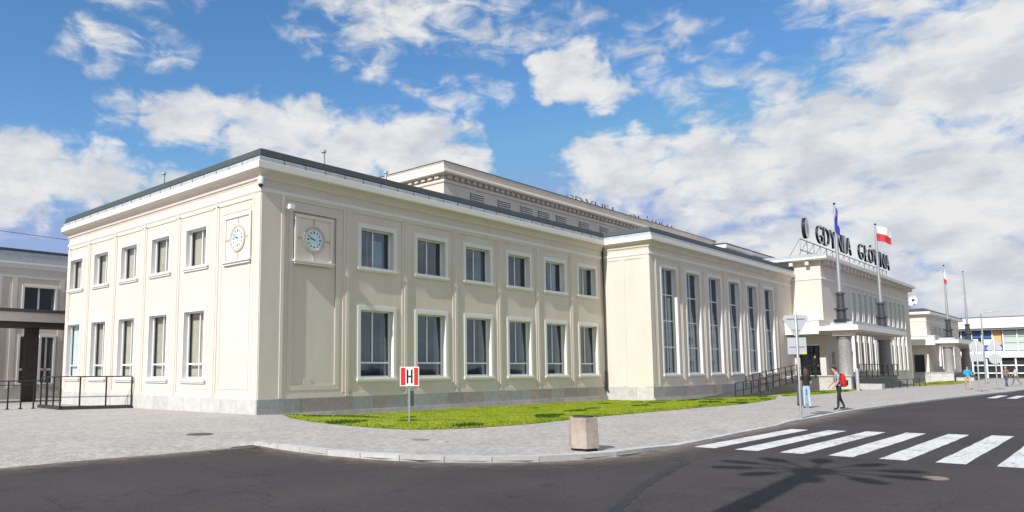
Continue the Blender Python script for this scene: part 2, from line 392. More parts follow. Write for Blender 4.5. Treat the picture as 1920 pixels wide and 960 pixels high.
def worn_paint():
    m = MAT['paint_white']; t = m.node_tree; b = t.nodes['Principled BSDF']
    src = b.inputs['Base Color'].links[0].from_socket
    geo = N(t, 'ShaderNodeNewGeometry')
    n1 = N(t, 'ShaderNodeTexNoise'); n1.inputs['Scale'].default_value = 9; n1.inputs['Detail'].default_value = 8; n1.inputs['Roughness'].default_value = .75
    n2 = N(t, 'ShaderNodeTexNoise'); n2.inputs['Scale'].default_value = .8; n2.inputs['Detail'].default_value = 3
    t.links.new(geo.outputs['Position'], n1.inputs['Vector']); t.links.new(geo.outputs['Position'], n2.inputs['Vector'])
    v = math_node(t, 'ADD', n1.outputs[0], math_node(t, 'MULTIPLY', n2.outputs[0], .35))
    r = N(t, 'ShaderNodeMapRange', interpolation_type='SMOOTHSTEP'); r.inputs['From Min'].default_value = .51; r.inputs['From Max'].default_value = .66
    t.links.new(v, r.inputs['Value'])
    mx = N(t, 'ShaderNodeMix', data_type='RGBA'); mx.inputs['A'].default_value = (.16, .155, .15, 1); t.links.new(r.outputs[0], mx.inputs['Factor']); t.links.new(src, mx.inputs['B'])
    t.links.new(mx.outputs['Result'], b.inputs['Base Color'])
worn_paint()

def grass_mat():
    m = bpy.data.materials.new('grass'); m.use_nodes = True; t = m.node_tree; b = t.nodes['Principled BSDF']
    b.inputs['Roughness'].default_value = .7; b.inputs['Specular IOR Level'].default_value = .2
    geo = N(t, 'ShaderNodeNewGeometry')
    n = N(t, 'ShaderNodeTexNoise'); n.inputs['Scale'].default_value = .9; n.inputs['Detail'].default_value = 6; n.inputs['Roughness'].default_value = .65
    t.links.new(geo.outputs['Position'], n.inputs['Vector'])
    rp = N(t, 'ShaderNodeValToRGB')
    rp.color_ramp.elements[0].position = .32; rp.color_ramp.elements[0].color = (.17, .25, .018, 1)
    rp.color_ramp.elements[1].position = .70; rp.color_ramp.elements[1].color = (.43, .47, .04, 1)
    e = rp.color_ramp.elements.new(.5); e.color = (.31, .38, .025, 1)
    t.links.new(n.outputs[0], rp.inputs[0])
    t.links.new(rp.outputs[0], b.inputs['Base Color'])
    tl = N(t, 'ShaderNodeBsdfTranslucent'); t.links.new(rp.outputs[0], tl.inputs[0])
    mx = N(t, 'ShaderNodeMixShader'); mx.inputs[0].default_value = .38
    o = t.nodes['Material Output']
    t.links.new(b.outputs[0], mx.inputs[1]); t.links.new(tl.outputs[0], mx.inputs[2]); t.links.new(mx.outputs[0], o.inputs[0])
    MAT['grass'] = m
    m2 = m.copy(); m2.name = 'weed'; MAT['weed'] = m2
    r2 = [x for x in m2.node_tree.nodes if x.type == 'VALTORGB'][0]
    for el_, c in zip(r2.color_ramp.elements, ((.03, .085, .012, 1), (.055, .125, .014, 1), (.09, .17, .02, 1))): el_.color = c
grass_mat()

# ------------------------------------------------------------------ geometry helpers
class MB:
    """collects vertices and faces, then becomes ONE mesh object"""
    def __init__(s):
        s.v = []; s.f = []; s.mi = []; s.m = 0
    def quad(s, *p):
        i = len(s.v); s.v += [tuple(q) for q in p]; s.f.append(tuple(range(i, i + len(p)))); s.mi.append(s.m)
    def box(s, x0, x1, y0, y1, z0, z1):
        if x0 > x1: x0, x1 = x1, x0
        if y0 > y1: y0, y1 = y1, y0
        i = len(s.v)
        s.v += [(x, y, z) for z in (z0, z1) for (x, y) in ((x0, y0), (x1, y0), (x1, y1), (x0, y1))]
        for q in ((3, 2, 1, 0), (4, 5, 6, 7), (0, 1, 5, 4), (1, 2, 6, 5), (2, 3, 7, 6), (3, 0, 4, 7)):
            s.f.append(tuple(i + k for k in q)); s.mi.append(s.m)
    def prism(s, poly, z0, z1, top=None):
        n = len(poly); i = len(s.v); top = top or poly
        s.v += [(x, y, z0) for x, y in poly] + [(x, y, z1) for x, y in top]
        s.f.append(tuple(i + k for k in range(n - 1, -1, -1))); s.mi.append(s.m)
        s.f.append(tuple(i + n + k for k in range(n))); s.mi.append(s.m)
        for k in range(n):
            j = (k + 1) % n
            s.f.append((i + k, i + j, i + n + j, i + n + k)); s.mi.append(s.m)
    def lathe(s, prof, n=16, c=(0, 0, 0)):
        """profile [(r, z)] turned round z"""
        i = len(s.v)
        for r, z in prof:
            for k in range(n):
                a = 2 * PI * k / n
                s.v.append((c[0] + r * math.cos(a), c[1] + r * math.sin(a), c[2] + z))
        for j in range(len(prof) - 1):
            for k in range(n):
                kk = (k + 1) % n
                s.f.append((i + j * n + k, i + j * n + kk, i + (j + 1) * n + kk, i + (j + 1) * n + k)); s.mi.append(s.m)
        s.f.append(tuple(i + k for k in range(n - 1, -1, -1))); s.mi.append(s.m)
        j = (len(prof) - 1) * n
        s.f.append(tuple(i + j + k for k in range(n))); s.mi.append(s.m)
    def tube(s, pts, rad, n=8):
        pts = [Vector(p) for p in pts]
        rads = rad if isinstance(rad, (list, tuple)) else [rad] * len(pts)
        i = len(s.v); up = None
        for k, p in enumerate(pts):
            d = (pts[min(k + 1, len(pts) - 1)] - pts[max(k - 1, 0)]).normalized()
            ref = Vector((0, 0, 1)) if abs(d.z) < .95 else Vector((1, 0, 0))
            a = d.cross(ref).normalized(); b = d.cross(a).normalized()
            for q in range(n):
                t = 2 * PI * q / n
                s.v.append(tuple(p + rads[k] * (math.cos(t) * a + math.sin(t) * b)))
        for k in range(len(pts) - 1):
            for q in range(n):
                qq = (q + 1) % n
                s.f.append((i + k * n + q, i + k * n + qq, i + (k + 1) * n + qq, i + (k + 1) * n + q)); s.mi.append(s.m)
        s.f.append(tuple(i + q for q in range(n))); s.mi.append(s.m)
        s.f.append(tuple(i + (len(pts) - 1) * n + q for q in range(n - 1, -1, -1))); s.mi.append(s.m)
    def sweep(s, path, prof, closed_prof=True):
        """profile [(w outward, z)] along a plan path (outward is to the right of travel), mitred"""
        P = [Vector((a, b)) for a, b in path]; n = len(P); i = len(s.v); m = len(prof)
        for k in range(n):
            d0 = (P[k] - P[k - 1]).normalized() if k > 0 else None
            d1 = (P[k + 1] - P[k]).normalized() if k < n - 1 else None
            d0 = d0 or d1; d1 = d1 or d0
            n0 = Vector((d0.y, -d0.x)); n1 = Vector((d1.y, -d1.x))
            b = (n0 + n1); b /= max(b.length_squared / 2, 1e-6)
            for w, z in prof:
                q = P[k] + b * w
                s.v.append((q.x, q.y, z))
        for k in range(n - 1):
            for q in range(m if closed_prof else m - 1):
                qq = (q + 1) % m
                s.f.append((i + k * m + q, i + k * m + qq, i + (k + 1) * m + qq, i + (k + 1) * m + q)); s.mi.append(s.m)
        if closed_prof:
            s.f.append(tuple(i + q for q in range(m - 1, -1, -1))); s.mi.append(s.m)
            s.f.append(tuple(i + (n - 1) * m + q for q in range(m))); s.mi.append(s.m)
    def mesh(s, name, mats, smooth=False):
        me = bpy.data.meshes.new(name)
        me.from_pydata(s.v, [], s.f)
        mats = mats if isinstance(mats, (list, tuple)) else [mats]
        for m in mats: me.materials.append(MAT[m])
        me.polygons.foreach_set('material_index', s.mi)
        bm = bmesh.new(); bm.from_mesh(me); bmesh.ops.recalc_face_normals(bm, faces=bm.faces[:]); bm.to_mesh(me); bm.free()
        if smooth:
            me.polygons.foreach_set('use_smooth', [True] * len(me.polygons))
            try: me.set_sharp_from_angle(angle=R(40))
            except Exception: pass
        me.update()
        return me
    def build(s, name, mats, parent=None, loc=(0, 0, 0), rz=0.0, smooth=False):
        return link(name, s.mesh(name, mats, smooth), parent, loc, rz)

def link(name, me, parent=None, loc=(0, 0, 0), rz=0.0):
    o = bpy.data.objects.new(name, me); COL.objects.link(o)
    o.parent = parent; o.location = loc; o.rotation_euler = (0, 0, rz)
    return o
def empty(name, loc=(0, 0, 0), rz=0.0, parent=None):
    o = link(name, None, parent, loc, rz); o.empty_display_size = .3
    return o
def tag(o, label, cat, group=None):
    o['label'] = label; o['category'] = cat
    if group: o['group'] = group
    return o
def struct(o, label=None):
    o['kind'] = 'structure'
    if label: o['label'] = label
    return o
def copy_tree(o, parent=None, loc=None):
    c = o.copy(); COL.objects.link(c); c.parent = parent
    if loc is not None: c.location = loc
    for ch in list(o.children): copy_tree(ch, c)
    return c
def sstep(a, b, x):
    t = min(1, max(0, (x - a) / (b - a))); return t * t * (3 - 2 * t)
def resample(pts, n):
    d = [0]
    for a, b in zip(pts, pts[1:]): d.append(d[-1] + math.hypot(b[0] - a[0], b[1] - a[1]))
    out = []
    for k in range(n):
        s = d[-1] * k / (n - 1); j = 0
        while j < len(d) - 2 and d[j + 1] < s: j += 1
        t = (s - d[j]) / max(1e-9, d[j + 1] - d[j])
        out.append((pts[j][0] + t * (pts[j + 1][0] - pts[j][0]), pts[j][1] + t * (pts[j + 1][1] - pts[j][1])))
    return out

# ------------------------------------------------------------------ ground, road, pavement
def zt(x, y):
    """height of the paved ground: level at the kerb, falling slightly towards the building"""
    z = 0.0
    if x > 0:
        z -= (0.20 * sstep(0, 4, x) + 0.0045 * min(max(x - 4, 0), 34)) * sstep(-11, -1.5, y)
    if y > 0:
        z -= 0.007 * min(y, 25) * (1 - sstep(0, 3, x))
    return z
ROAD = -0.10

m = MB(); m.quad((-1500, -1500, -.9), (1500, -1500, -.9), (1500, 1500, -.9), (-1500, 1500, -.9))
struct(m.build('ground', 'ground_soil'))
m = MB()
xs = [-200, -40, -14, -10, -6, -2, 2, 6, 10, 20, 40, 80, 300]; ys = [-250, -60, -30, -24, -20, -17, -12, -8]
for x0, x1 in zip(xs, xs[1:]):
    for y0, y1 in zip(ys, ys[1:]):
        m.quad((x0, y0, ROAD), (x1, y0, ROAD), (x1, y1, ROAD), (x0, y1, ROAD))
road = struct(m.build('road', 'asphalt'), 'dark asphalt road with zebra crossing in the foreground')

LEFT_E = [(-150, -9.1), (-60, -9.1), (-30, -9.1), (-18, -9.1), (-11.7, -9.12), (-10.2, -9.05), (-8.6, -9.2), (-6.9, -9.24), (-6.04, -9.25)]
KERB = [(-6.04, -9.25), (-6.18, -10.19), (-6.25, -11.12), (-6.26, -11.89), (-6.07, -13.4), (-5.66, -14.52), (-5.02, -15.37), (-4.25, -16.11), (-3.18, -16.66), (-2.11, -16.97),
        (-.8, -17.0), (0.68, -16.95), (4.5, -16.75), (7.4, -16.62), (10.3, -16.55), (14.4, -16.35), (18.8, -16.2), (27, -16.5), (37.8, -17.1), (52.6, -18.2), (75, -19.3), (100, -20.3), (160, -22)]
def ez(x, y, leftpart):
    if leftpart: return ROAD + .006
    z = 0.0
    if y > -10.4 and x < -5: z = ROAD + .006 + (0 - ROAD) * sstep(-9.25, -10.4, y) if False else (ROAD + .006) * (1 - sstep(0, 1.15, -9.25 - y))
    if -1.2 < x < 9.6: z = (ROAD + .03) * min(sstep(-1.2, .4, x), 1 - sstep(8, 9.6, x))
    if x >= 9.6: z = -.035 * sstep(9.6, 12, x)
    return z
E = [(a, b, ez(a, b, True), a) for a, b in LEFT_E[:-1]]
kk = resample(KERB[:12], 30) + [p for p in KERB[12:]]
for i, (a, b) in enumerate(kk):
    ix = -6.0 + 6.7 * i / 29 if i < 30 else a
    E.append((a, b, ez(a, b, False), ix))
m = MB(); NR = 16
rows = []
for (a, b, z0, ix) in E:
    L = math.hypot(ix - a, -8 - b); ze = zt(a, b); r = []
    for k in range(NR + 1):
        t = (k / NR) ** 1.4
        x, y = a + (ix - a) * t, b + (-8 - b) * t
        r.append((x, y, zt(x, y) + (z0 - ze) * (1 - sstep(0, 1.4, t * L)) - (0 if z0 == ROAD + .006 and b > -9.26 and a < -6.05 else .06) * (1 - sstep(.16, .40, t * L))))
    for y in (-7, -6, -5, -4, -3.3, -2.6, -2, -1.4, -.8, -.2, .5, 2, 5, 9, 14, 20, 26, 34, 60):
        r.append((ix, y, zt(ix, y)))
    rows.append(r)
W = len(rows[0])
for r in rows: m.v += r
for i in range(len(rows) - 1):
    for k in range(W - 1):
        m.f.append((i * W + k, (i + 1) * W + k, (i + 1) * W + k + 1, i * W + k + 1)); m.mi.append(0)
# finer stations right of the corner where the ground falls away
pave = struct(m.build('pavement', 'setts', smooth=True), 'pale granite sett pavement in front of the station')

# kerb stones, one by one
kerb = struct(empty('kerb'), 'pale granite kerb between pavement and road')
kp = resample(KERB[:21], 640)
acc_l = 0; seg = []; k0 = 0
def dist(a, b): return math.hypot(a[0] - b[0], a[1] - b[1])
i = 0; cnt = 0
while i < len(kp) - 2:
    L = 0; j = i; want = .86 if kp[i][0] < 10 else 1.6
    if kp[i][0] > 30: want = 3.0
    while j < len(kp) - 1 and L < want: L += dist(kp[j], kp[j + 1]); j += 1
    a, b = Vector(kp[i]), Vector(kp[j]); d = (b - a).normalized(); nrm = Vector((-d.y, d.x))
    if (a.x < 2 and False): nrm = -nrm
    mid = (a + b) / 2
    gap = .008
    a2, b2 = a + d * gap, b - d * gap
    za, zb = ez(a.x, a.y, False), ez(b.x, b.y, False)
    wd = .24 if mid.x < 1 else .16
    # inner side is the pavement side: left of travel
    poly = [a2, b2, b2 + nrm * wd, a2 + nrm * wd]
    mb = MB(); hz = [za, zb, zb, za]; lift = .016 + random.uniform(-.003, .004)
    mb.v = [(q.x, q.y, -.28) for q in poly] + [(q.x, q.y, h + lift) for q, h in zip(poly, hz)]
    for q in ((3, 2, 1, 0), (4, 5, 6, 7), (0, 1, 5, 4), (1, 2, 6, 5), (2, 3, 7, 6), (3, 0, 4, 7)): mb.f.append(q); mb.mi.append(0)
    mb.build('kerb_stone', 'kerb', kerb)
    i = j; cnt += 1

# crossing stripes, asphalt seam
for k in range(10):
    y0 = -17.22 - .945 * k
    xa = .60 + .06 * k; xb = 7.45 + .25 * k
    mb = MB(); pts = []
    nn = 14
    up = [(xa + (xb - xa) * q / nn, y0 + random.uniform(-.012, .012)) for q in range(nn + 1)]
    dn = [(xa + (xb - xa) * q / nn + .03, y0 - .48 + random.uniform(-.012, .012)) for q in range(nn + 1)]
    for q in range(nn): mb.quad((*dn[q], ROAD + .004), (*dn[q + 1], ROAD + .004), (*up[q + 1], ROAD + .004), (*up[q], ROAD + .004))
    mb.build('crossing_stripe', 'paint_white', road)
for k in range(6):
    y0 = -18.35 - .945 * k
    mb = MB(); mb.quad((38.2, y0 - .46, ROAD + .004), (43.8, y0 - .46, ROAD + .004), (43.8, y0, ROAD + .004), (38.2, y0, ROAD + .004)); mb.build('crossing_stripe', 'paint_white', road)
material('seam_tar', (.018, .0175, .019), .6, .25, 3)
sm = resample([(-9.5, -20.6), (-7.75, -19.87), (-5.75, -19.19), (-4.17, -18.77), (-2.3, -18.36), (-2.06, -18.1), (-2.05, -17.9)], 50)
mb = MB()
for q in range(len(sm) - 1):
    w0 = .085 + .03 * math.sin(q * 1.7); w1 = .085 + .03 * math.sin((q + 1) * 1.7)
    mb.quad((sm[q][0], sm[q][1] - w0, ROAD + .004), (sm[q + 1][0], sm[q + 1][1] - w1, ROAD + .004), (sm[q + 1][0], sm[q + 1][1] + w1, ROAD + .004), (sm[q][0], sm[q][1] + w0, ROAD + .004))
mb.build('tar_seam', 'seam_tar', road)

def grit_mat():
    m = bpy.data.materials.new('grit'); m.use_nodes = True; t = m.node_tree; b = t.nodes['Principled BSDF']; b.inputs['Roughness'].default_value = .95
    b.inputs['Base Color'].default_value = (.19, .155, .13, 1)
    geo = N(t, 'ShaderNodeNewGeometry'); at = N(t, 'ShaderNodeAttribute', attribute_name='cover')
    n1 = N(t, 'ShaderNodeTexNoise'); n1.inputs['Scale'].default_value = 3.2; n1.inputs['Detail'].default_value = 8; n1.inputs['Roughness'].default_value = .7; t.links.new(geo.outputs['Position'], n1.inputs['Vector'])
    v = math_node(t, 'SUBTRACT', math_node(t, 'ADD', n1.outputs[0], at.outputs['Fac']), .95)
    a = math_node(t, 'MULTIPLY', v, 1.5, clamp=True)
    tr = N(t, 'ShaderNodeBsdfTransparent'); mx = N(t, 'ShaderNodeMixShader'); o = t.nodes['Material Output']
    t.links.new(a, mx.inputs[0]); t.links.new(tr.outputs[0], mx.inputs[1]); t.links.new(b.outputs[0], mx.inputs[2]); t.links.new(mx.outputs[0], o.inputs[0]); MAT['grit'] = m
grit_mat()
gp = resample(LEFT_E[3:-1] + KERB[:17], 160); V_, F_, C_ = [], [], []
for k, (x, y) in enumerate(gp):
    a_, b_ = Vector(gp[max(k - 1, 0)]), Vector(gp[min(k + 1, len(gp) - 1)]); d_ = (b_ - a_).normalized(); n_ = Vector((d_.y, -d_.x))
    for w_, c_ in ((0.0, 1.05), (.15, .88), (.55, .62), (1.5, .25)):
        V_.append((x + n_.x * w_, y + n_.y * w_, ROAD + .0025)); C_.append(c_)
for k in range(len(gp) - 1):
    for q in range(3): F_.append((k * 4 + q, (k + 1) * 4 + q, (k + 1) * 4 + q + 1, k * 4 + q + 1))
me = bpy.data.meshes.new('grit'); me.from_pydata(V_, [], F_); at_ = me.attributes.new('cover', 'FLOAT', 'POINT'); at_.data.foreach_set('value', C_); me.materials.append(MAT['grit'])
gr = link('grit', me, road); gr['kind'] = 'stuff'

# ------------------------------------------------------------------ lawn
def lawn(name, B, T, n, blades, weeds, label, hgt=.085):
    B2 = resample(B, n); T2 = resample(T, n); nv = 10
    mb = MB()
    for i in range(n):
        for k in range(nv + 1):
            t = k / nv; x = B2[i][0] * (1 - t) + T2[i][0] * t; y = B2[i][1] * (1 - t) + T2[i][1] * t
            edge = min(1, min(t, 1 - t) * 6)
            mb.v.append((x, y, zt(x, y) + .012 + .03 * edge))
    for i in range(n - 1):
        for k in range(nv):
            a = i * (nv + 1) + k
            mb.f.append((a, a + nv + 1, a + nv + 2, a + 1)); mb.mi.append(0)
    root = mb.build(name, 'soil_grass', smooth=True)
    root['kind'] = 'stuff'; tag(root, label, 'grass')
    V = []; F = []; MI = []
    Bn = np.array(B2); Tn = np.array(T2)
    # area weighted sampling along the strip
    wid = np.hypot(*(Bn - Tn).T) + .01; sl = np.hypot(*np.gradient((Bn + Tn) / 2, axis=0).T); pr = wid * sl; pr /= pr.sum()
    idx = rng.choice(n - 1, size=blades, p=pr[:-1] / pr[:-1].sum()); fr = rng.random(blades); tt = rng.random(blades)
    cl = [(rng.random() * .96 + .02, rng.random() ** 1.2 * .8 + .03, rng.uniform(.35, .9)) for _ in range(weeds)]
    cxy = []
    for s, t, r in cl:
        q = int(s * (n - 1)); p = Bn[q] * (1 - t) + Tn[q] * t; cxy.append((p[0], p[1], r))
    for q in range(blades):
        i = idx[q]; b = Bn[i] * (1 - fr[q]) + Bn[i + 1] * fr[q]; tp = Tn[i] * (1 - fr[q]) + Tn[i + 1] * fr[q]
        x, y = b * (1 - tt[q]) + tp * tt[q]
        weed = any((x - cx) ** 2 + ((y - cy) * 1.6) ** 2 < r * r for cx, cy, r in cxy)
        h = hgt * rng.uniform(.5, 1.3) * (1.5 if weed else 1); w = .020 * rng.uniform(.7, 1.5) * (1.5 if weed else 1)
        z = zt(x, y) + .015
        a = rng.random() * 2 * PI; lean = rng.uniform(-.06, .06, 2)
        for c in (0, 2.1):
            dx, dy = math.cos(a + c) * w, math.sin(a + c) * w
            k = len(V)
            ox, oy = (math.cos(a + c + 1.5) * .02, math.sin(a + c + 1.5) * .02)
            V += [(x - dx + ox, y - dy + oy, z), (x + dx + ox, y + dy + oy, z), (x + lean[0] + ox * 2, y + lean[1] + oy * 2, z + h)]
            F.append((k, k + 1, k + 2)); MI.append(1 if weed else 0)
    me = bpy.data.meshes.new('grass_blades'); me.from_pydata(V, [], F)
    me.materials.append(MAT['grass']); me.materials.append(MAT['weed']); me.polygons.foreach_set('material_index', MI)
    o = link('grass_blades', me, root); o['kind'] = 'stuff'
    return root
lawn('lawn', [(.5, -1.1), (-.3, -2.6), (-.95, -4.6), (-1.3, -6.75), (-1.33, -8.68), (-1.03, -9.67), (-.29, -10.25), (.77, -10.58), (3, -10.85), (8, -10.6), (14.9, -10.8), (21, -11.0), (27, -10.2), (32.5, -8.4)],
     [(.5, -1.05), (1.2, -.62), (2.5, -.52), (4, -.5), (10, -.5), (18, -.5), (25.9, -.5), (26.0, -3.8), (28, -4.2), (32.5, -8.3)], 90, 62000, 34, 'bright green lawn wedge along the foot of the long station front', .055)
lawn('lawn', [(33.5, -8.9), (38, -9.6), (44, -9.4), (49.3, -9.2)], [(33.5, -8.4), (38, -6.9), (44, -6.5), (49.3, -6.3)], 30, 7000, 5, 'short green lawn strip between ramp railing and entrance steps')
lawn('lawn', [(66.5, -10.2), (74, -11.6), (84, -11.2), (94, -10.4)], [(66.5, -9.2), (74, -7.5), (84, -6.8), (94, -6.6)], 30, 7000, 5, 'narrow green lawn in front of the far pavilion canopy')
lawn('lawn', [(122, -14), (123, -20), (124, -30)], [(125.5, -7), (126.5, -18), (127, -30)], 24, 3000, 2, 'small far lawn in front of the modern white building')

# ------------------------------------------------------------------ the station building
H_WALL = 9.70
st_ = tag(empty('station_building'), 'long cream two-storey station with flat cornice, tall windows and raised hall', 'building')

class Facade:
    """axis 'x': runs along x, outside is -y; axis 'y': runs along y, outside is -x"""
    def __init__(s, axis, plane): s.axis = axis; s.pl = plane
    def box(s, mb, u0, u1, d0, d1, z0, z1):
        if s.axis == 'x': mb.box(u0, u1, s.pl - d1, s.pl - d0, z0, z1)
        else: mb.box(s.pl - d1, s.pl - d0, u0, u1, z0, z1)
    def pt(s, u, d, z): return (u, s.pl - d, z) if s.axis == 'x' else (s.pl - d, u, z)
    def wall(s, mb, u0, u1, z0, z1, holes, d=0.0):
        us = sorted({u0, u1, *[h[0] for h in holes], *[h[1] for h in holes]}); zs = sorted({z0, z1, *[h[2] for h in holes], *[h[3] for h in holes]})
        for a, b in zip(us, us[1:]):
            for c, e in zip(zs, zs[1:]):
                mu, mz = (a + b) / 2, (c + e) / 2
                if any(h[0] < mu < h[1] and h[2] < mz < h[3] for h in holes): continue
                mb.quad(s.pt(a, d, c), s.pt(b, d, c), s.pt(b, d, e), s.pt(a, d, e))

def window_proto(axis, w, h, fw, proud, depth, cols, transoms, sash=.055, sill=True, lower_single=False, curtain=None, glass='glass', split=None):
    """a window at local origin (centre of the foot of its surround); w,h are outside the surround"""
    F = Facade(axis, 0.0)
    mb = MB(); hw = w / 2
    F.box(mb, -hw, -hw + fw, -.05, proud, 0, h); F.box(mb, hw - fw, hw, -.05, proud, 0, h)
    F.box(mb, -hw + fw, hw - fw, -.05, proud, h - fw, h)
    F.box(mb, -hw + fw, hw - fw, -.05, proud * .6, 0, fw * .55)
    # thin outer moulding
    F.box(mb, -hw - .05, -hw, -.02, proud * .5, 0, h + .05); F.box(mb, hw, hw + .05, -.02, proud * .5, 0, h + .05); F.box(mb, -hw, hw, -.02, proud * .5, h, h + .05)
    # reveals
    iw = hw - fw
    F.box(mb, -iw - .04, -iw, -depth - .06, -.05, 0, h - fw); F.box(mb, iw, iw + .04, -depth - .06, -.05, 0, h - fw)
    F.box(mb, -iw, iw, -depth - .06, -.05, h - fw, h - fw + .04)
    win = mb.build('window', 'white_trim')
    z0 = fw * .55; z1 = h - fw
    if sill:
        mb = MB(); F.box(mb, -hw - .07, hw + .07, -depth, proud + .07, -.055, z0 * .35); F.box(mb, -hw - .02, hw + .02, -.05, proud + .02, -.13, -.055)
        mb.build('sill', 'white_trim', win)
        F2 = MB(); F.box(F2, -iw, iw, -depth - .06, -.05, z0 * .35, z0); F2.build('sill_board', 'white_trim', win)
    # sash: frame + bars
    mb = MB(); d0, d1 = -depth - .03, -depth + .04
    F.box(mb, -iw, -iw + sash, d0, d1, z0, z1); F.box(mb, iw - sash, iw, d0, d1, z0, z1)
    F.box(mb, -iw + sash, iw - sash, d0, d1, z0, z0 + sash); F.box(mb, -iw + sash, iw - sash, d0, d1, z1 - sash, z1)
    zb = [z0 + sash] + [z0 + (z1 - z0) * t for t in transoms] + [z1 - sash]
    for t in transoms:
        zz = z0 + (z1 - z0) * t; F.box(mb, -iw + sash, iw - sash, d0, d1 + .006, zz - sash * .6, zz + sash * .6)
    panes = []
    for k, (a, b) in enumerate(zip(zb, zb[1:])):
        if k > 0: a += sash * .6
        if k < len(zb) - 2: b -= sash * .6
        cl = [-iw + sash, iw - sash]
        if not (lower_single and k == 0):
            for c in range(1, cols):
                uu = -iw + 2 * iw * (split if (split and cols == 2) else c / cols); cl.append(uu)
                F.box(mb, uu - sash * .55, uu + sash * .55, d0, d1 + .004, a, b)
        cl.sort()
        for u0, u1 in zip(cl, cl[1:]): panes.append((u0, u1, a, b))
    mb.build('sash', 'upvc', win)
    for u0, u1, a, b in panes:
        pm = MB(); pm.quad(F.pt(u0, -depth, a), F.pt(u1, -depth, a), F.pt(u1, -depth, b), F.pt(u0, -depth, b)); pm.build('pane', glass, win)
    if curtain:
        for (c0, c1, matn) in curtain:
            cm = MB(); n = 14
            us = [-iw + 2 * iw * (c0 + (c1 - c0) * q / n) for q in range(n + 1)]
            for q in range(n):
                da = -depth - .16 - .035 * (q % 2); db = -depth - .16 - .035 * ((q + 1) % 2)
                if matn == 'blind_and_reflection': da = db = -depth - .12
                cm.quad(F.pt(us[q], da, z0 + .03), F.pt(us[q + 1], db, z0 + .03), F.pt(us[q + 1], db, z1), F.pt(us[q], da, z1))
            cm.build('curtain', matn, win)
    return win

def place(win, parent, loc, first):
    if first:
        win.parent = parent; win.location = loc; return win
    return copy_tree(win, parent, loc)

PIL_L = [4.49 + 3.605 * k for k in range(6)]
LONG_W = [4.49 + 3.605 * (k + .5) for k in range(6)]          # window centres of the long front
LEFT_W = [5.0 + 3.335 * k for k in range(5)]
WIDTH = 2.36; WIDTH_L = 2.04
FL = Facade('x', 0.0); FW = Facade('y', 0.0)
CLK = (1.56, 3.84, 1.10, 8.30)                                # deep niche of the clock bay, long front
CLKL = (.62, 2.80, 1.10, 8.30)
def holes(cs, w, z0, z1): return [(c - w / 2 + .05, c + w / 2 - .05, z0 + .02, z1 - .05) for c in cs]
ZL0, ZL1, ZU0, ZU1 = 1.30, 4.56, 6.26, 8.28
mb = MB(); FL.wall(mb, 0, 26.31, -.6, H_WALL + .2, holes(LONG_W, WIDTH, ZL0, ZL1) + holes(LONG_W, WIDTH, ZU0, ZU1) + [CLK])
wl = mb.build('wall', 'plaster', st_); wl['label'] = 'long front wall of two window rows, mostly in shade'
mb = MB(); FW.wall(mb, 0, 19.5, -.6, H_WALL + .2, holes(LEFT_W, WIDTH_L, ZL0, ZL1 - .1) + holes(LEFT_W, WIDTH_L, ZU0, ZU1 - .12))
arc = [(.8 - .8 * math.cos(a), 19.5 + .8 * math.sin(a)) for a in [PI / 2 * q / 8 for q in range(9)]]
for (a, b), (c, d) in zip(arc, arc[1:]): mb.quad((a, b, -.6), (c, d, -.6), (c, d, H_WALL + .2), (a, b, H_WALL + .2))
mb.quad((.8, 20.3, -.6), (20, 20.3, -.6), (20, 20.3, H_WALL + .2), (.8, 20.3, H_WALL + .2))
wl = mb.build('wall', 'plaster', st_); wl['label'] = 'sunlit end wall with rounded far corner'
# niche of the clock bay
mb = MB(); u0, u1, z0, z1 = CLK; D = .05
mb.quad((u0, D, z0), (u1, D, z0), (u1, D, z1), (u0, D, z1)); mb.quad((u0, 0, z0), (u0, D, z0), (u0, D, z1), (u0, 0, z1)); mb.quad((u1, 0, z0), (u1, D, z0), (u1, D, z1), (u1, 0, z1))
mb.quad((u0, 0, z0), (u1, 0, z0), (u1, D, z0), (u0, D, z0)); mb.quad((u0, 0, z1), (u1, 0, z1), (u1, D, z1), (u0, D, z1))
mb.build('niche', 'plaster', st_)
# raised field frames: pilasters, top and bottom band (proud of the panels)
PR = .035
def band(F, u0, u1, z0, z1, d1=PR, name='band', matn='plaster', d0=-.02):
    b_ = MB(); F.box(b_, u0, u1, d0, d1, z0, z1); return b_.build(name, matn, st_)
def pilaster(F, c, z0=.58, z1=8.72, w=.50):
    b_ = MB(); F.box(b_, c - w / 2, c + w / 2, -.02, PR, z0 + .16, z1); F.box(b_, c - .085, c + .085, PR - .01, PR + .022, z0 + .02, z1 + .15)
    return b_.build('pilaster', 'trim_plaster' if False else 'plaster', st_)
for c in PIL_L: pilaster(FL, c)
band(FL, 0, 26.31, 8.72, 9.30); band(FL, .0, 26.31, .56, .76)
band(FL, -.0, .95, .76, 8.72, PR, 'corner_pier'); band(FL, .95, 1.10, .60, 8.9, PR + .022, 'moulding', 'trim_plaster')
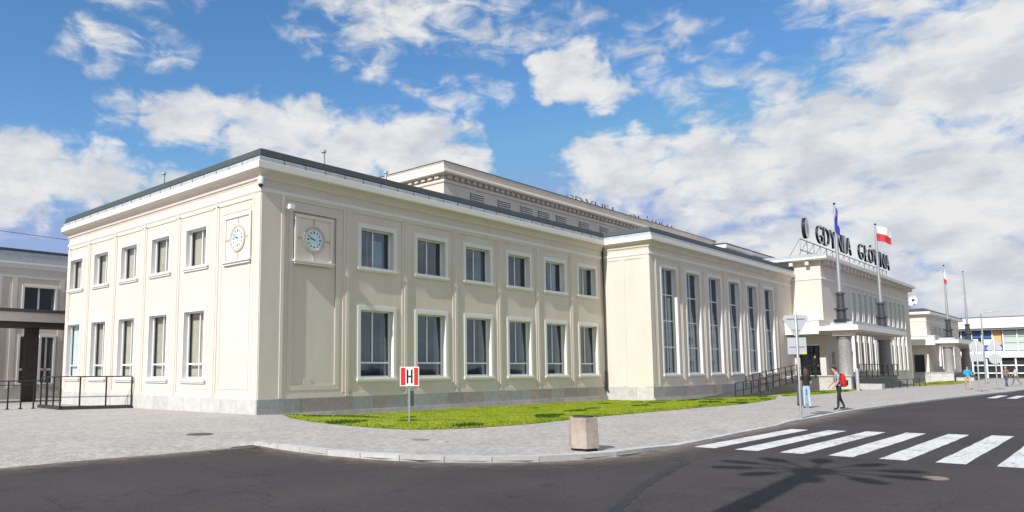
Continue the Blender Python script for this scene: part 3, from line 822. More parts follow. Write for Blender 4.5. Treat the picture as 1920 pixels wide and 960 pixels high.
# stepped frame round the niche
for (a, b, c, e) in ((1.35, 1.56, 1.10 - .2, 8.5), (3.84, 4.05, 1.10 - .2, 8.5)): band(FL, a, b, c, e, .018, 'niche_frame')
band(FL, 1.56, 3.84, .9, 1.10, .018, 'niche_frame'); band(FL, 1.56, 3.84, 8.30, 8.5, .018, 'niche_frame')
band(FL, 2.22, 2.60, 1.06, 1.36, -.03, 'hatch', 'plaster', -.06)
for c in [q - 1.6675 for q in LEFT_W] + [19.4]: pilaster(FW, c, w=.44)
band(FW, 0, 19.5, 8.66, 9.28); band(FW, 0, 19.5, .56, .74); band(FW, 0, .55, .74, 8.66, PR, 'corner_pier'); band(FW, .45, .53, .62, 8.9, PR + .02, 'moulding', 'trim_plaster')
for (a, b, c, e) in ((.70, .82, .95, 8.40), (2.86, 2.98, .95, 8.40)): band(FW, a, b, c, e, .018, 'niche_frame')
band(FW, .82, 2.86, .95, 1.07, .018, 'niche_frame'); band(FW, .82, 2.86, 8.28, 8.40, .018, 'niche_frame')

# footprints for mouldings that run round the building
LOW = [(14, 20.3), (2.5, 20.3)] + list(reversed(arc)) + [(0, 9.5), (0, 0), (26.31, 0), (26.31, -3.26), (52.8, -3.26)]
def run(path, prof, name, matn, parent=st_, smooth=False):
    b_ = MB(); b_.sweep(path, prof); return b_.build(name, matn, parent, smooth=smooth)
run(LOW, [(-.02, 8.86), (PR + .015, 8.86), (PR + .045, 8.91), (PR + .045, 8.96), (PR + .01, 9.03), (-.02, 9.06)], 'string_course', 'white_trim')
cove = [(-.02, 9.28), (.05, 9.28), (.06, 9.36), (.11, 9.37), (.12, 9.43)] + [(.12 + .27 * (1 - math.cos(a)), 9.43 + .24 * math.sin(a)) for a in [PI / 2 * q / 6 for q in range(1, 7)]] + [(.395, 9.70), (-.02, 9.70)]
run(LOW, cove, 'cornice_cove', 'plaster', smooth=True)
run(LOW, [(-.02, 9.703), (.41, 9.695), (.45, 9.72), (.45, 9.98), (.41, 10.0), (-.02, 10.0)], 'cornice', 'fascia_white')
run(LOW, [(-.2, 10.004), (.33, 10.004), (.345, 10.03), (.35, 10.18), (.31, 10.21), (-.2, 10.21)], 'gutter', 'zinc')
run(LOW, [(-.35, 10.21), (.27, 10.215), (.31, 10.26), (.30, 10.30), (.25, 10.50), (.22, 10.55), (-.35, 10.57)], 'roof_edge', 'roof_metal')
# roof deck of the low wings
mb = MB()
mb.quad((.2, .2, 10.49), (52.8, .2, 10.49), (52.8, 20.1, 10.49), (.2, 20.1, 10.49)); mb.quad((26.5, -3.0, 10.48), (52.8, -3.0, 10.48), (52.8, .2, 10.48), (26.5, .2, 10.48))
mb.build('roof_deck', 'roof_felt', st_)
# standing seams on the roof edge and gutter joints
for k in range(24):
    x = .8 + k * 1.07
    mb = MB(); mb.box(x, x + .03, -.358, -.33, 10.03, 10.19); mb.build('gutter_joint', 'roof_metal', st_)
for k in range(19):
    y = .9 + k * 1.0
    mb = MB(); mb.box(-.358, -.33, y, y + .03, 10.03, 10.19); mb.build('gutter_joint', 'roof_metal', st_)

# plinth slabs
def plinth(axis, plane, u0, u1, z0, z1, matn, wmin, wmax, d=.05, name='plinth_slab'):
    F = Facade(axis, plane); u = u0; k = 0
    while u < u1 - .05:
        w = random.uniform(wmin, wmax); e = min(u + w, u1)
        if u1 - e < .4: e = u1
        b_ = MB(); F.box(b_, u + .006, e - .006, -.03, d + random.uniform(-.004, .006), z0, z1); b_.build(name, matn, st_)
        u = e
plinth('x', 0, -.05, 26.26, .0, .575, 'plinth_stone', .8, 1.7)
plinth('y', 0, -.0, 19.5, -.45, .565, 'plinth_pale', 1.1, 1.8, .055)
plinth('x', 0, -.055, 26.2, -.5, -.004, 'step_stone', 1.4, 2.4, .16, 'footing_slab')
plinth('x', -3.26, 26.26, 52.8, -.08, .575, 'plinth_stone', .8, 1.7)
plinth('x', -3.26, 26.2, 50.0, -.6, -.085, 'step_stone', 1.4, 2.4, .16, 'footing_slab')
plinth('y', 26.31, -3.31, -.06, -.5, .57, 'plinth_pale', 1.1, 1.8, .055)

# windows of the long front
wU = window_proto('x', WIDTH, ZU1 - ZU0, .17, .04, .30, 2, [], split=.47)
wL = window_proto('x', WIDTH, ZL1 - ZL0, .17, .04, .30, 2, [.215], lower_single=True, split=.47)
for k, c in enumerate(LONG_W):
    place(wU, st_, (c, 0, ZU0), k == 0); place(wL, st_, (c, 0, ZL0), k == 0)
def blind(x, z0, z1, u0, u1, matn='curtain'):
    b_ = MB(); n_ = 10
    for q in range(n_):
        a_, c_ = u0 + (u1 - u0) * q / n_, u0 + (u1 - u0) * (q + 1) / n_
        b_.quad((x + a_, .46 + .03 * (q % 2), z0), (x + c_, .46 + .03 * ((q + 1) % 2), z0), (x + c_, .46 + .03 * ((q + 1) % 2), z1), (x + a_, .46 + .03 * (q % 2), z1))
    b_.build('curtain', matn, st_)
blind(LONG_W[0], 6.4, 7.7, .02, .70, 'blind_and_reflection'); blind(LONG_W[0], 6.4, 7.9, -.28, -.18, 'blind_and_reflection'); blind(LONG_W[0], 1.5, 3.2, -.95, -.55); blind(LONG_W[0], 1.5, 4.3, .62, .78)  # pale sheet right in the first upper window stands in for a reflection
blind(LONG_W[1], 1.5, 4.3, .66, .80); blind(LONG_W[2], 1.5, 4.3, .60, .76); blind(LONG_W[3], 1.5, 4.3, .55, .72); blind(LONG_W[2], 6.4, 8.1, .3, .95); blind(LONG_W[4], 1.5, 2.9, -.9, -.2); blind(LONG_W[4], 6.4, 8.1, -.05, .6, 'blind_and_reflection'); blind(LONG_W[5], 6.4, 8.1, -.9, .1)
vU = window_proto('y', WIDTH_L, ZU1 - ZU0 - .12, .15, .05, .22, 2, [], curtain=[(.30, 1.0, 'curtain')], split=.40, glass='glass_clear')
vL = window_proto('y', WIDTH_L, ZL1 - ZL0 - .10, .15, .05, .22, 2, [.215], curtain=[(.30, 1.0, 'curtain')], split=.40, glass='glass_clear')
vP = window_proto('y', WIDTH_L, ZL1 - ZL0 - .10, .15, .05, .22, 1, [.215], curtain=[(0, 1, 'blind_and_reflection')], glass='glass_clear')
for k, c in enumerate(LEFT_W):
    place(vU, st_, (0, c, ZU0), k == 0)
    if k < 4: place(vL, st_, (0, c, ZL0), k == 0)
place(vP, st_, (0, LEFT_W[4], ZL0), True)['label'] = 'window with a pale blind'
# rooms behind
mb = MB(); mb.box(1.6, 26.0, 1.6, 1.7, -.3, 10.2); mb.box(1.6, 1.7, 1.6, 20.0, -.3, 10.2); mb.box(.06, 26.0, .33, 1.6, 5.3, 5.4); mb.box(.33, 1.6, 1.7, 20, 5.3, 5.4)
mb.box(.05, 26.2, .40, 1.6, -.4, -.3); mb.box(.4, 1.6, 1.7, 20, -.4, -.3); mb.box(26.02, 26.2, .36, 1.75, -.3, 10.2); mb.box(.36, 1.75, 19.95, 20.1, -.3, 10.2)
mb.build('interior_wall', 'interior', st_)
# downpipe in the corner, gully box
mb = MB(); mb.tube([(26.12, -.12, 9.45), (26.12, -.12, 1.6)], .055, 10); mb.tube([(26.12, -.30, 9.98), (26.12, -.28, 9.8), (26.12, -.12, 9.45)], .055, 10); mb.build('downpipe', 'dark_pipe', st_)
mb = MB(); mb.tube([(26.12, -.12, 1.6), (26.12, -.12, .5), (26.12, -.22, .32)], .075, 10); mb.box(26.02, 26.22, -.2, -.03, .45, .55); mb.build('pipe_boot', 'black_metal', st_)

# ---- projecting wing with tall windows
FP = Facade('x', -3.26); FPL = Facade('y', 26.31)
WING_W = [28.97 + 3.61 * k for k in range(6)]
ZW0, ZW1, WWID = 1.30, 8.36, 2.42
mb = MB(); FP.wall(mb, 26.31, 52.8, -.6, H_WALL + .2, [(c - WWID / 2 + .05, c + WWID / 2 - .05, ZW0 + .02, ZW1 - .05) for c in WING_W])
mb.build('wall', 'plaster', st_)['label'] = 'projecting wing wall with six tall windows'
mb = MB(); FPL.wall(mb, -3.26, 0, -.6, H_WALL + .2, []); mb.build('wall', 'plaster', st_)['label'] = 'sunlit blank side of the projecting wing'
for k in range(7):
    c = WING_W[0] - 1.805 + 3.61 * k
    b_ = MB(); FP.box(b_, c - .22, c + .22, -.02, PR, .74, 8.72); FP.box(b_, c - .07, c + .07, PR - .01, PR + .022, .6, 8.87); b_.build('pilaster', 'plaster', st_)
b_ = MB(); FP.box(b_, 26.31, 52.8, -.02, PR, 8.72, 9.3); FP.box(b_, 26.31, 52.8, -.02, PR, .56, .74); FP.box(b_, 26.31, 26.75, -.02, PR, .74, 8.72); FP.box(b_, 49.2, 52.8, -.02, PR - .01, .74, 8.72); b_.build('band', 'plaster', st_)
b_ = MB(); FPL.box(b_, -3.26, 0, -.02, PR, 8.66, 9.28); FPL.box(b_, -1.55, -1.25, -.02, .03, .6, 8.66); FPL.box(b_, -3.30, -2.8, -.02, .03, .6, 8.66); b_.build('band', 'plaster', st_)
wT = window_proto('x', WWID, ZW1 - ZW0, .17, .04, .30, 2, [.25, .5, .75], sash=.05, glass='glass_tall')
for k, c in enumerate(WING_W): place(wT, st_, (c, -3.26, ZW0), k == 0)
mb = MB(); mb.box(26.6, 52.5, -1.5, -1.4, -.3, 10.2); mb.box(26.6, 52.5, -2.9, -1.5, -.4, -.3); mb.box(26.45, 26.55, -2.9, -1.4, -.3, 10); mb.build('interior_wall', 'interior', st_)

# ---- the raised hall behind
HX, HY, HX2, HY2 = 18.55, 7.0, 62.0, 26.0
HALL = [(HX2, HY2), (HX, HY2), (HX, HY), (HX2, HY)]
HALLP = [(HX, HY2), (HX, HY), (HX2, HY)]
mb = MB()
mb.quad((HX, HY, 10), (HX2, HY, 10), (HX2, HY, 15.0), (HX, HY, 15.0)); mb.quad((HX, HY2, 10), (HX, HY, 10), (HX, HY, 15.0), (HX, HY2, 15.0))
mb.quad((HX2, HY, 10), (HX2, HY2, 10), (HX2, HY2, 15.0), (HX2, HY, 15.0)); mb.quad((HX, HY2, 10), (HX2, HY2, 10), (HX2, HY2, 15.0), (HX, HY2, 15.0))
mb.quad((HX, HY, 15.0), (HX2, HY, 15.0), (HX2, HY2, 15.0), (HX, HY2, 15.0))
mb.build('wall', 'plaster', st_)['label'] = 'raised hall rising behind the low roof'
run(HALLP, [(-.3, 14.5), (.03, 14.5), (.03, 15.22), (.07, 15.23), (.07, 15.29), (-.3, 15.29)], 'parapet', 'plaster')
run(HALLP, [(-.1, 14.40), (.40, 14.42), (.44, 14.46), (.44, 14.60), (.38, 14.66), (.12, 14.70), (-.1, 14.70)], 'cornice', 'trim_plaster')
run(HALLP, [(-.02, 13.90), (.06, 13.90), (.09, 13.96), (.09, 14.08), (-.02, 14.10)], 'string_course', 'trim_plaster')
run(HALLP, [(-.32, 15.294), (.11, 15.294), (.11, 15.33), (-.32, 15.33)], 'coping', 'roof_metal')
nb = int((HX2 - HX) / .62)
for k in range(48):
    x = HX + .25 + k * .62
    mb = MB(); mb.box(x, x + .34, HY - .22, HY + .02, 14.18, 14.41); mb.build('dentil', 'plaster', st_)
for k in range(14):
    y = HY + .30 + k * .62
    mb = MB(); mb.box(HX - .22, HX + .02, y, y + .34, 14.18, 14.41); mb.build('dentil', 'plaster', st_)
for k, x in enumerate((21.2, 24.2, 26.9, 29.1, 31.5, 34.8, 38.0, 41.2, 44.4, 47.6)):
    root = empty('louvre_vent', (x, HY, 13.1), 0, st_)
    mb = MB(); mb.box(0, 1.5, -.005, .02, 0, .60); mb.build('back_plate', 'step_stone', root)
    for s in range(4):
        sl = MB(); z = .02 + s * .15
        sl.quad((0, -.13, z), (1.5, -.13, z), (1.5, -.02, z + .12), (0, -.02, z + .12)); sl.quad((0, -.13, z), (1.5, -.13, z), (1.5, -.13, z + .035), (0, -.13, z + .035)); sl.build('slat', 'white_trim', root)
# vent pipes on the low roof
for (x, y, h) in ((5.16, 2.6, 1.76), (2.2, 12.75, 2.0), (11.5, 5.0, 2.4)):
    mb = MB(); mb.lathe([(.07, 10.45), (.07, 10.45 + h - .12), (.12, 10.45 + h - .12), (.12, 10.45 + h)], 10, (x, y, 0)); mb.build('vent_pipe', 'zinc', st_)
# ---- mid block between wing and entrance
mb = MB(); mb.box(47.3, 60, .3, 8, 10, 12.1); mb.build('wall', 'plaster', st_)['label'] = 'low attic block behind the wing roof'
run([(47.3, 8), (47.3, .3), (60, .3)], [(-.1, 12.05), (.35, 12.05), (.37, 12.1), (.37, 12.36), (-.1, 12.40)], 'cornice', 'fascia_white')
run([(47.3, 8), (47.3, .3), (60, .3)], [(-.3, 12.404), (.30, 12.404), (.30, 12.50), (-.3, 12.62)], 'roof_edge', 'roof_metal')

# ---- entrance block
EX0, EX1, EY = 52.8, 86.8, -5.77
FE = Facade('x', EY); FEL = Facade('y', EX0)
UPW = [61.9 + 2.05 * k for k in range(11)]
mb = MB()
hl = [(c - .72, c + .72, 6.1, 8.95) for c in UPW] + [(c - .72, c + .72, 1.42, 5.2) for c in UPW]
FE.wall(mb, EX0, EX1, -.8, 11.1, hl); mb.build('wall', 'plaster', st_)['label'] = 'entrance block front with two rows of slim windows'
mb = MB(); FEL.wall(mb, EY, -2.0, -.8, 11.1, [(-5.3, -3.7, 1.05, 3.6)]); mb.quad((EX0, -2, 10), (EX0, 12, 10), (EX0, 12, 11.1), (EX0, -2, 11.1))
m9 = MB(); m9.quad((EX1, EY, -.8), (EX1, 12, -.8), (EX1, 12, 11.1), (EX1, EY, 11.1)); m9.build('wall', 'plaster', st_)
mb.build('wall', 'plaster', st_)['label'] = 'sunlit blank side of the entrance block'
mb = MB(); mb.quad((EX0, EY, 11.3), (EX1, EY, 11.3), (EX1, 14, 11.3), (EX0, 14, 11.3)); mb.build('roof_deck', 'roof_felt', st_)
ENT = [(EX0, 12), (EX0, EY), (EX1, EY), (EX1, 12)]
run(ENT, [(-.2, 10.98), (.66, 11.02), (.70, 11.06), (.70, 11.26), (-.2, 11.30)], 'cornice', 'fascia_white')
run(ENT, [(-.3, 11.304), (.62, 11.304), (.62, 11.36), (-.3, 11.62)], 'roof_edge', 'zinc')
run(ENT, [(-.02, 9.34), (.05, 9.34), (.07, 9.40), (.05, 9.50), (-.02, 9.50)], 'string_course', 'white_trim')
run(ENT, [(-.02, 5.45), (.05, 5.45), (.06, 5.62), (-.02, 5.64)], 'string_course', 'trim_plaster')
for k in range(28):
    x = EX0 + .5 + k * 1.22
    mb = MB(); mb.box(x, x + .42, EY - .50, EY + .02, 10.60, 10.98); mb.build('bracket', 'plaster', st_)
for k in range(3):
    y = EY + .8 + k * 1.3
    mb = MB(); mb.box(EX0 - .50, EX0 + .02, y, y + .3, 10.60, 10.98); mb.build('bracket', 'plaster', st_)
def slim_window(h, rows):
    F = Facade('x', 0.0); mb = MB()
    F.box(mb, -.80, -.66, -.30, .26, 0, h); F.box(mb, .66, .80, -.30, .26, 0, h); F.box(mb, -.66, .66, -.30, .16, h - .1, h); F.box(mb, -.80, .80, -.30, .20, -.10, 0)
    w = mb.build('window', 'white_trim')
    mb = MB(); F.box(mb, -.66, -.60, -.22, -.16, 0, h - .1); F.box(mb, .60, .66, -.22, -.16, 0, h - .1); F.box(mb, -.03, .03, -.22, -.155, .06, h - .16); F.box(mb, -.6, .6, -.22, -.16, 0, .06); F.box(mb, -.6, .6, -.22, -.16, h - .16, h - .1)
    for r in range(1, rows): F.box(mb, -.6, .6, -.22, -.158, h * r / rows - .03, h * r / rows + .03)
    mb.build('sash', 'upvc', w)
    pm = MB(); pm.quad(F.pt(-.6, -.19, .06), F.pt(.6, -.19, .06), F.pt(.6, -.19, h - .16), F.pt(-.6, -.19, h - .16)); pm.build('pane', 'glass_tall', w)
    return w
s1, s2 = slim_window(2.85, 2), slim_window(3.78, 3)
for k, c in enumerate(UPW):
    place(s1, st_, (c, EY, 6.1), k == 0); place(s2, st_, (c, EY, 1.42), k == 0)
mb = MB(); mb.box(53.2, 86.5, EY + 1.4, EY + 1.5, -.4, 11.0); mb.box(53.2, 86.5, EY + .45, EY + 1.4, 5.6, 5.7); mb.box(54.2, 54.3, EY + .1, -2.2, .9, 5.2); mb.build('interior_wall', 'interior', st_)
# door in the side wall
dr = MB(); FEL.box(dr, -5.3, -5.22, -.2, .03, 1.05, 3.6); FEL.box(dr, -3.78, -3.7, -.2, .03, 1.05, 3.6); FEL.box(dr, -5.22, -3.78, -.2, .03, 3.5, 3.6); FEL.box(dr, -4.53, -4.47, -.15, -.05, 1.05, 3.5); FEL.box(dr, -5.22, -3.78, -.15, -.05, 3.0, 3.06)
dr = dr.build('door', 'black_metal', st_)
dm = MB(); dm.quad((EX0 + .1, -5.22, 1.06), (EX0 + .1, -3.78, 1.06), (EX0 + .1, -3.78, 3.5), (EX0 + .1, -5.22, 3.5)); dm.build('pane', 'glass', dr)
dm = MB(); dm.box(EX0 - .05, EX0 - .02, -5.25, -3.75, 3.62, 3.72); dm.build('lintel_strip', 'upvc', dr)
b_ = MB(); b_.box(54.6, 55.3, EY - .05, EY + .02, 2.0, 3.1); b_.build('notice_board', 'concrete_bin', st_)

def canopy(parent, ox, lint_x0, lint_x1, y_back, y_front):
    """lintel against the wall, forward slab on two granite columns, podium with steps"""
    mb = MB(); mb.box(lint_x0, lint_x1, y_front, y_back, 4.52, 5.62); mb.build('canopy_lintel', 'fascia_white', parent)
    mb = MB(); mb.box(lint_x0 - .06, lint_x1, y_front - .06, y_back, 5.625, 5.72); mb.build('canopy_coping', 'trim_plaster', parent)
    mb = MB(); mb.box(ox, ox + 17.2, -9.15, -6.72, 4.72, 5.10); mb.build('canopy_slab', 'fascia_white', parent)
    mb = MB(); mb.box(ox + .1, ox + 17.1, -9.05, -6.78, 5.104, 5.16); mb.box(ox + .5, ox + 16.5, -8.7, -7.0, 5.16, 5.42); mb.build('canopy_roof', 'zinc', parent)
    mb = MB(); mb.box(ox + .4, ox + 16.8, -8.9, -6.9, 4.60, 4.72); mb.build('canopy_soffit', 'plaster', parent)
    mb = MB(); mb.box(ox + .25, ox + 4.6, y_front - .66, y_front - .004, 4.74, 5.08); mb.build('canopy_link', 'fascia_white', parent)
    for cx in (ox + 1.2, ox + 14.6):
        c = MB(); c.lathe([(.55, 1.05), (.55, 1.15), (.52, 1.2), (.50, 2.6), (.47, 4.0), (.52, 4.06), (.56, 4.16), (.56, 4.3)], 24, (cx, -7.8, 0)); co = c.build('column', 'granite_column', parent, smooth=True)
        c = MB(); c.box(cx - .70, cx + .70, -8.5, -7.1, 4.3, 4.60); c.build('capital', 'trim_plaster', co)
    # podium: pale end wall blocks, dark front, landing
    mb = MB(); mb.box(ox + .62, ox + 16.5, -8.30, y_back - .02, -.7, 1.0); mb.build('podium', 'granite_dark', parent)
    y = y_back - .6
    z0 = -.6
    for r in range(3):
        zz0 = [-.6, .03, .52][r]; zz1 = [.024, .514, 1.02][r]
        for q in range(4):
            a = -8.36 + q * ((y_back + .0 - -8.36) / 4); b = -8.36 + (q + 1) * ((y_back - -8.36) / 4)
            bl = MB(); bl.box(ox + .25, ox + .62, a + .005, b - .005, zz0, zz1); bl.build('wall_block', 'plinth_pale', parent)
    mb = MB(); mb.box(ox + .15, ox + .70, -8.42, y_back - .5, 1.024, 1.10); mb.build('wall_coping', 'kerb', parent)
    for q in range(6):
        s = MB(); s.box(ox + 2.6, ox + 15, -8.31 - .34 * (q + 1), -8.31 - .34 * q - .002, -.7, .86 - .21 * (q + 1) + .0); s.build('step', 'granite_dark', parent)  # shade of the grazing light put into the steps' dark colour
    pb = MB(); pb.box(ox + 1.6, ox + 2.5, -10.2, -8.37, -.6, .42); pb.build('stair_cheek', 'kerb', parent)
canopy(st_, 49.5, 50.4, 58.0, -3.34, -6.05)

# ------------------------------------------------------------------ clocks on the building
def wall_clock(loc, rz, label):
    """face looks to local -y"""
    root = tag(empty('wall_clock', loc, rz), label, 'clock', 'clocks on the station corner')
    mb = MB(); mb.box(-.92, .92, -.02, .17, -.92, .90); mb.build('panel', 'trim_plaster', root)
    mb = MB()
    mb.box(-1.0, -.88, -.08, -.021, -.92, 1.0); mb.box(.88, 1.0, -.08, -.021, -.92, 1.0); mb.box(-.88, .88, -.08, -.021, .88, 1.0); mb.build('panel_frame', 'trim_plaster', root)
    mb = MB(); mb.box(-1.06, 1.06, -.17, .0, -1.0, -.925); mb.box(-1.0, 1.0, -.10, .0, -1.09, -1.0); mb.build('sill', 'white_trim', root)
    def disc(r, y, n=40): return [(r * math.cos(2 * PI * q / n), y, r * math.sin(2 * PI * q / n)) for q in range(n)]
    mb = MB(); A, B_, C_, D_ = disc(.57, -.022), disc(.57, -.075), disc(.455, -.075), disc(.455, -.03); n = 40
    for q in range(n):
        k = (q + 1) % n
        mb.quad(A[q], A[k], B_[k], B_[q]); mb.quad(B_[q], B_[k], C_[k], C_[q]); mb.quad(C_[q], C_[k], D_[k], D_[q])
    mb.build('stone_ring', 'clock_ring', root)
    mb = MB(); A, B_ = disc(.455, -.05), disc(.40, -.06); C_ = disc(.40, -.04)
    for q in range(n):
        k = (q + 1) % n; mb.quad(A[q], A[k], B_[k], B_[q]); mb.quad(B_[q], B_[k], C_[k], C_[q])
    mb.build('bezel', 'upvc', root)
    fc = MB(); fc.quad(*disc(.40, -.045)); fc = fc.build('dial', 'clock_face', root)
    for h in range(12):
        a = PI / 2 - h * PI / 6; ca, sa = math.cos(a), math.sin(a); w = .026 if h % 3 else .036
        t = MB(); r0, r1 = (.27 if h % 3 == 0 else .29), .36
        t.quad((ca * r0 - sa * w, -.049, sa * r0 + ca * w), (ca * r0 + sa * w, -.049, sa * r0 - ca * w), (ca * r1 + sa * w, -.049, sa * r1 - ca * w), (ca * r1 - sa * w, -.049, sa * r1 + ca * w)); t.build('hour_mark', 'clock_dark', fc)
    for nm, a, L, w, y in (('hour_hand', R(168), .22, .026, -.052), ('minute_hand', R(154), .33, .017, -.055)):
        ca, sa = math.cos(a), math.sin(a); t = MB()
        t.quad((-ca * .06 - sa * w, y, -sa * .06 + ca * w), (-ca * .06 + sa * w, y, -sa * .06 - ca * w), (ca * L + sa * w * .5, y, sa * L - ca * w * .5), (ca * L - sa * w * .5, y, sa * L + ca * w * .5)); t.build(nm, 'clock_dark', fc)
    for (x, z, w, h) in ((0, .76, .07, .24), (0, -.76, .07, .24), (.76, 0, .24, .07), (-.76, 0, .24, .07)):
        t = MB(); t.box(x - w / 2, x + w / 2, -.05, -.021, z - h / 2, z + h / 2); t.build('ring_stud', 'clock_ring', root)
    return root
wall_clock((2.62, 0.0, 7.20), 0, 'round pale blue clock in white panel on the shaded long front')
wall_clock((0.0, 1.62, 7.16), -PI / 2, 'round clock in white panel on the sunlit end wall')

# security camera and small floodlight
sc = tag(empty('security_camera', (-.12, -.10, 9.1)), 'white dome security camera under the cornice at the building corner', 'camera')
mb = MB(); mb.lathe([(.07, 0), (.11, .03), (.12, .22), (.09, .30), (.04, .33)], 14); mb.build('housing', 'camera_white', sc, smooth=True)
mb = MB(); mb.lathe([(.02, -.12), (.07, -.09), (.095, -.03), (.095, 0)], 14); mb.build('dome', 'black_metal', sc, smooth=True)
mb = MB(); mb.box(-.03, .16, -.03, .12, .28, .36); mb.build('bracket', 'camera_white', sc)
fl = tag(empty('floodlight', (1.15, -.13, 8.35)), 'small white clamp floodlight left of the shaded clock', 'light')
mb = MB(); mb.box(-.05, .05, -.22, 0, -.05, .05); mb.build('arm', 'galvanised', fl)
mb = MB(); mb.box(-.12, .12, -.36, -.22, -.10, .10); mb.box(-.10, .10, -.38, -.36, -.08, .08); mb.build('head', 'camera_white', fl)

# ------------------------------------------------------------------ rooftop lettering
def letter_mesh(ch, height, width, ext):
    cu_ = bpy.data.curves.new('letter', 'FONT'); cu_.body = ch; cu_.size = 1.0; cu_.extrude = .0; cu_.resolution_u = 3; cu_.offset = -.014; cu_.fill_mode = 'NONE' if False else 'BOTH'
    cu_.extrude = .1
    o = bpy.data.objects.new('letter_tmp', cu_); COL.objects.link(o)
    bpy.context.view_layer.update()
    dg = bpy.context.evaluated_depsgraph_get()
    me = bpy.data.meshes.new_from_object(o.evaluated_get(dg))
    bpy.data.objects.remove(o); bpy.data.curves.remove(cu_)
    co = np.empty(len(me.vertices) * 3); me.vertices.foreach_get('co', co); co = co.reshape(-1, 3)
    mn, mx = co.min(0), co.max(0)
    base = mn[1] if ch not in 'ÓĘ' else mn[1]
    out = np.empty_like(co)
    hgt_ref = .729 if mx[1] <= .85 else (mx[1] - mn[1])
    out[:, 0] = (co[:, 0] - mn[0]) / (mx[0] - mn[0]) * width
    out[:, 2] = (co[:, 1] - mn[1]) / (mx[1] - mn[1]) * (height if ch != 'Ó' else height * 1.2)
    out[:, 1] = -(co[:, 2] / .1) * ext / 2
    me.vertices.foreach_set('co', out.ravel())
    me.materials.clear(); me.materials.append(MAT['letter_side']); me.materials.append(MAT['letter_front'])
    me.update()
    for p in me.polygons: p.material_index = 1 if abs(p.normal.y) > .9 else 0
    return me
SY = -4.2
sg = tag(empty('rooftop_sign', (54, SY, 11.5)), 'dark rooftop letters reading GDYNIA GŁÓWNA above the entrance block', 'sign')
def sign_letters(root, text, x0, x1, z, h, ext, wide=1.0, mirror=False):
    wts = {'I': .42, ' ': .62, 'W': 1.35, 'Ó': 1.02, 'G': 1.02, 'Y': .98, 'D': 1.0, 'N': 1.02, 'A': 1.0, 'Ł': .80}
    tot = sum(wts[c] for c in text) + .22 * (len(text) - 1); u = (x1 - x0) / tot; x = x0
    for c in text:
        w = wts[c] * u
        if c != ' ':
            me = letter_mesh(c, h, w, ext)
            o = link('letter', me, root, ((x if not mirror else -x), 0, z)); o['label'] = 'letter ' + c
            if mirror: o.rotation_euler = (0, 0, PI)
        x += w + .22 * u
sign_letters(sg, 'GDYNIA', 3.9, 15.4, 1.85, 1.75, .22)
sign_letters(sg, 'GŁÓWNA', 18.4, 32.0, 1.85, 1.75, .22)
# ring emblem in front of the words
mb = MB(); n = 36
def ring(r, y): return [(.70 + r * .62 * math.cos(2 * PI * q / n), y, 2.75 + r * math.sin(2 * PI * q / n)) for q in range(n)]
o1, o2, i1 = ring(.95, -.16), ring(.95, .16), ring(.90, -.165)
for q in range(n):
    k = (q + 1) % n; mb.quad(o1[q], o1[k], o2[k], o2[q])
mb.quad(*o2); mb.build('emblem_rim', 'letter_side', sg)
mb = MB(); mb.quad(*o1); mb.build('emblem_disc', 'upvc', sg)
mb = MB(); mb.quad(*[(x_, -.27, 2.75 + (z_ - 2.75) * .55) if False else (.70 + (x_ - .70) * .5, -.168, 2.75 + (z_ - 2.75) * .5) for x_, _, z_ in o1]); mb.build('emblem_centre', 'sign_back', sg)
mb = MB()
for z in (1.75, .75): mb.box(0, 32.2, .30, .36, z - .04, z + .04)
mb.build('rail', 'galvanised', sg)
for q in range(17):
    x = q * 2.0
    mb = MB(); mb.box(x, x + .06, .30, .36, 0, 1.75); mb.tube([(x + .03, .33, 1.75), (x + .03, 1.4, 0)], .03, 6); mb.build('post', 'galvanised', sg)
sg2 = tag(empty('rooftop_sign', (36, 9.0, 15.0)), 'thin grey letters standing on the raised hall roof, only their tops showing', 'sign')
sign_letters(sg2, 'GDYNIA', 0, 8.6, .25, 1.28, .10)
sign_letters(sg2, 'GŁÓWNA', 10.9, 20.6, .25, 1.20, .10)
mb = MB(); mb.box(-.2, 20.8, .10, .15, .15, .22); mb.build('rail', 'galvanised', sg2)
for q in range(8):
    x = q * 2.9
    mb = MB(); mb.box(x, x + .05, .10, .15, 0, .8); mb.build('post', 'galvanised', sg2)

# ------------------------------------------------------------------ flagpoles and flags
def flagpole(loc, h, label, scale=1.0):
    root = tag(empty('flagpole', loc), label, 'flagpole', 'flagpoles above the canopy columns')
    mb = MB(); mb.box(-.45, .45, -.45, .45, 0, .22); mb.build('base', 'black_metal', root)
    mb = MB(); mb.lathe([(.36, .22), (.36, .95), (.52, .98), (.52, 1.12), (.30, 1.16), (.27, 2.2), (.36, 2.22), (.36, 2.36), (.16, 2.45)], 10); mb.build('pedestal', 'galvanised_dark', root)
    mb = MB(); mb.lathe([(.15, 2.4), (.14, h * .45), (.10, h * .75), (.07, h)], 10); mb.build('pole', 'galvanised', root, smooth=True)
    mb = MB(); mb.lathe([(.02, h), (.10, h + .05), (.10, h + .14), (.02, h + .2)], 10); mb.build('finial', 'black_metal', root)
    return root
material('galvanised_dark', (.075, .078, .085), .45, .2, 6.0, metal=.4, space='Object')
PA, PB = (50.3, -7.8, 5.42), (63.7, -7.8, 5.42)
flagpole(PA, 9.7, 'tall grey flagpole with limp blue flag above the first canopy column')
flagpole(PB, 9.85, 'tall grey flagpole with white and red flag above the second canopy column')
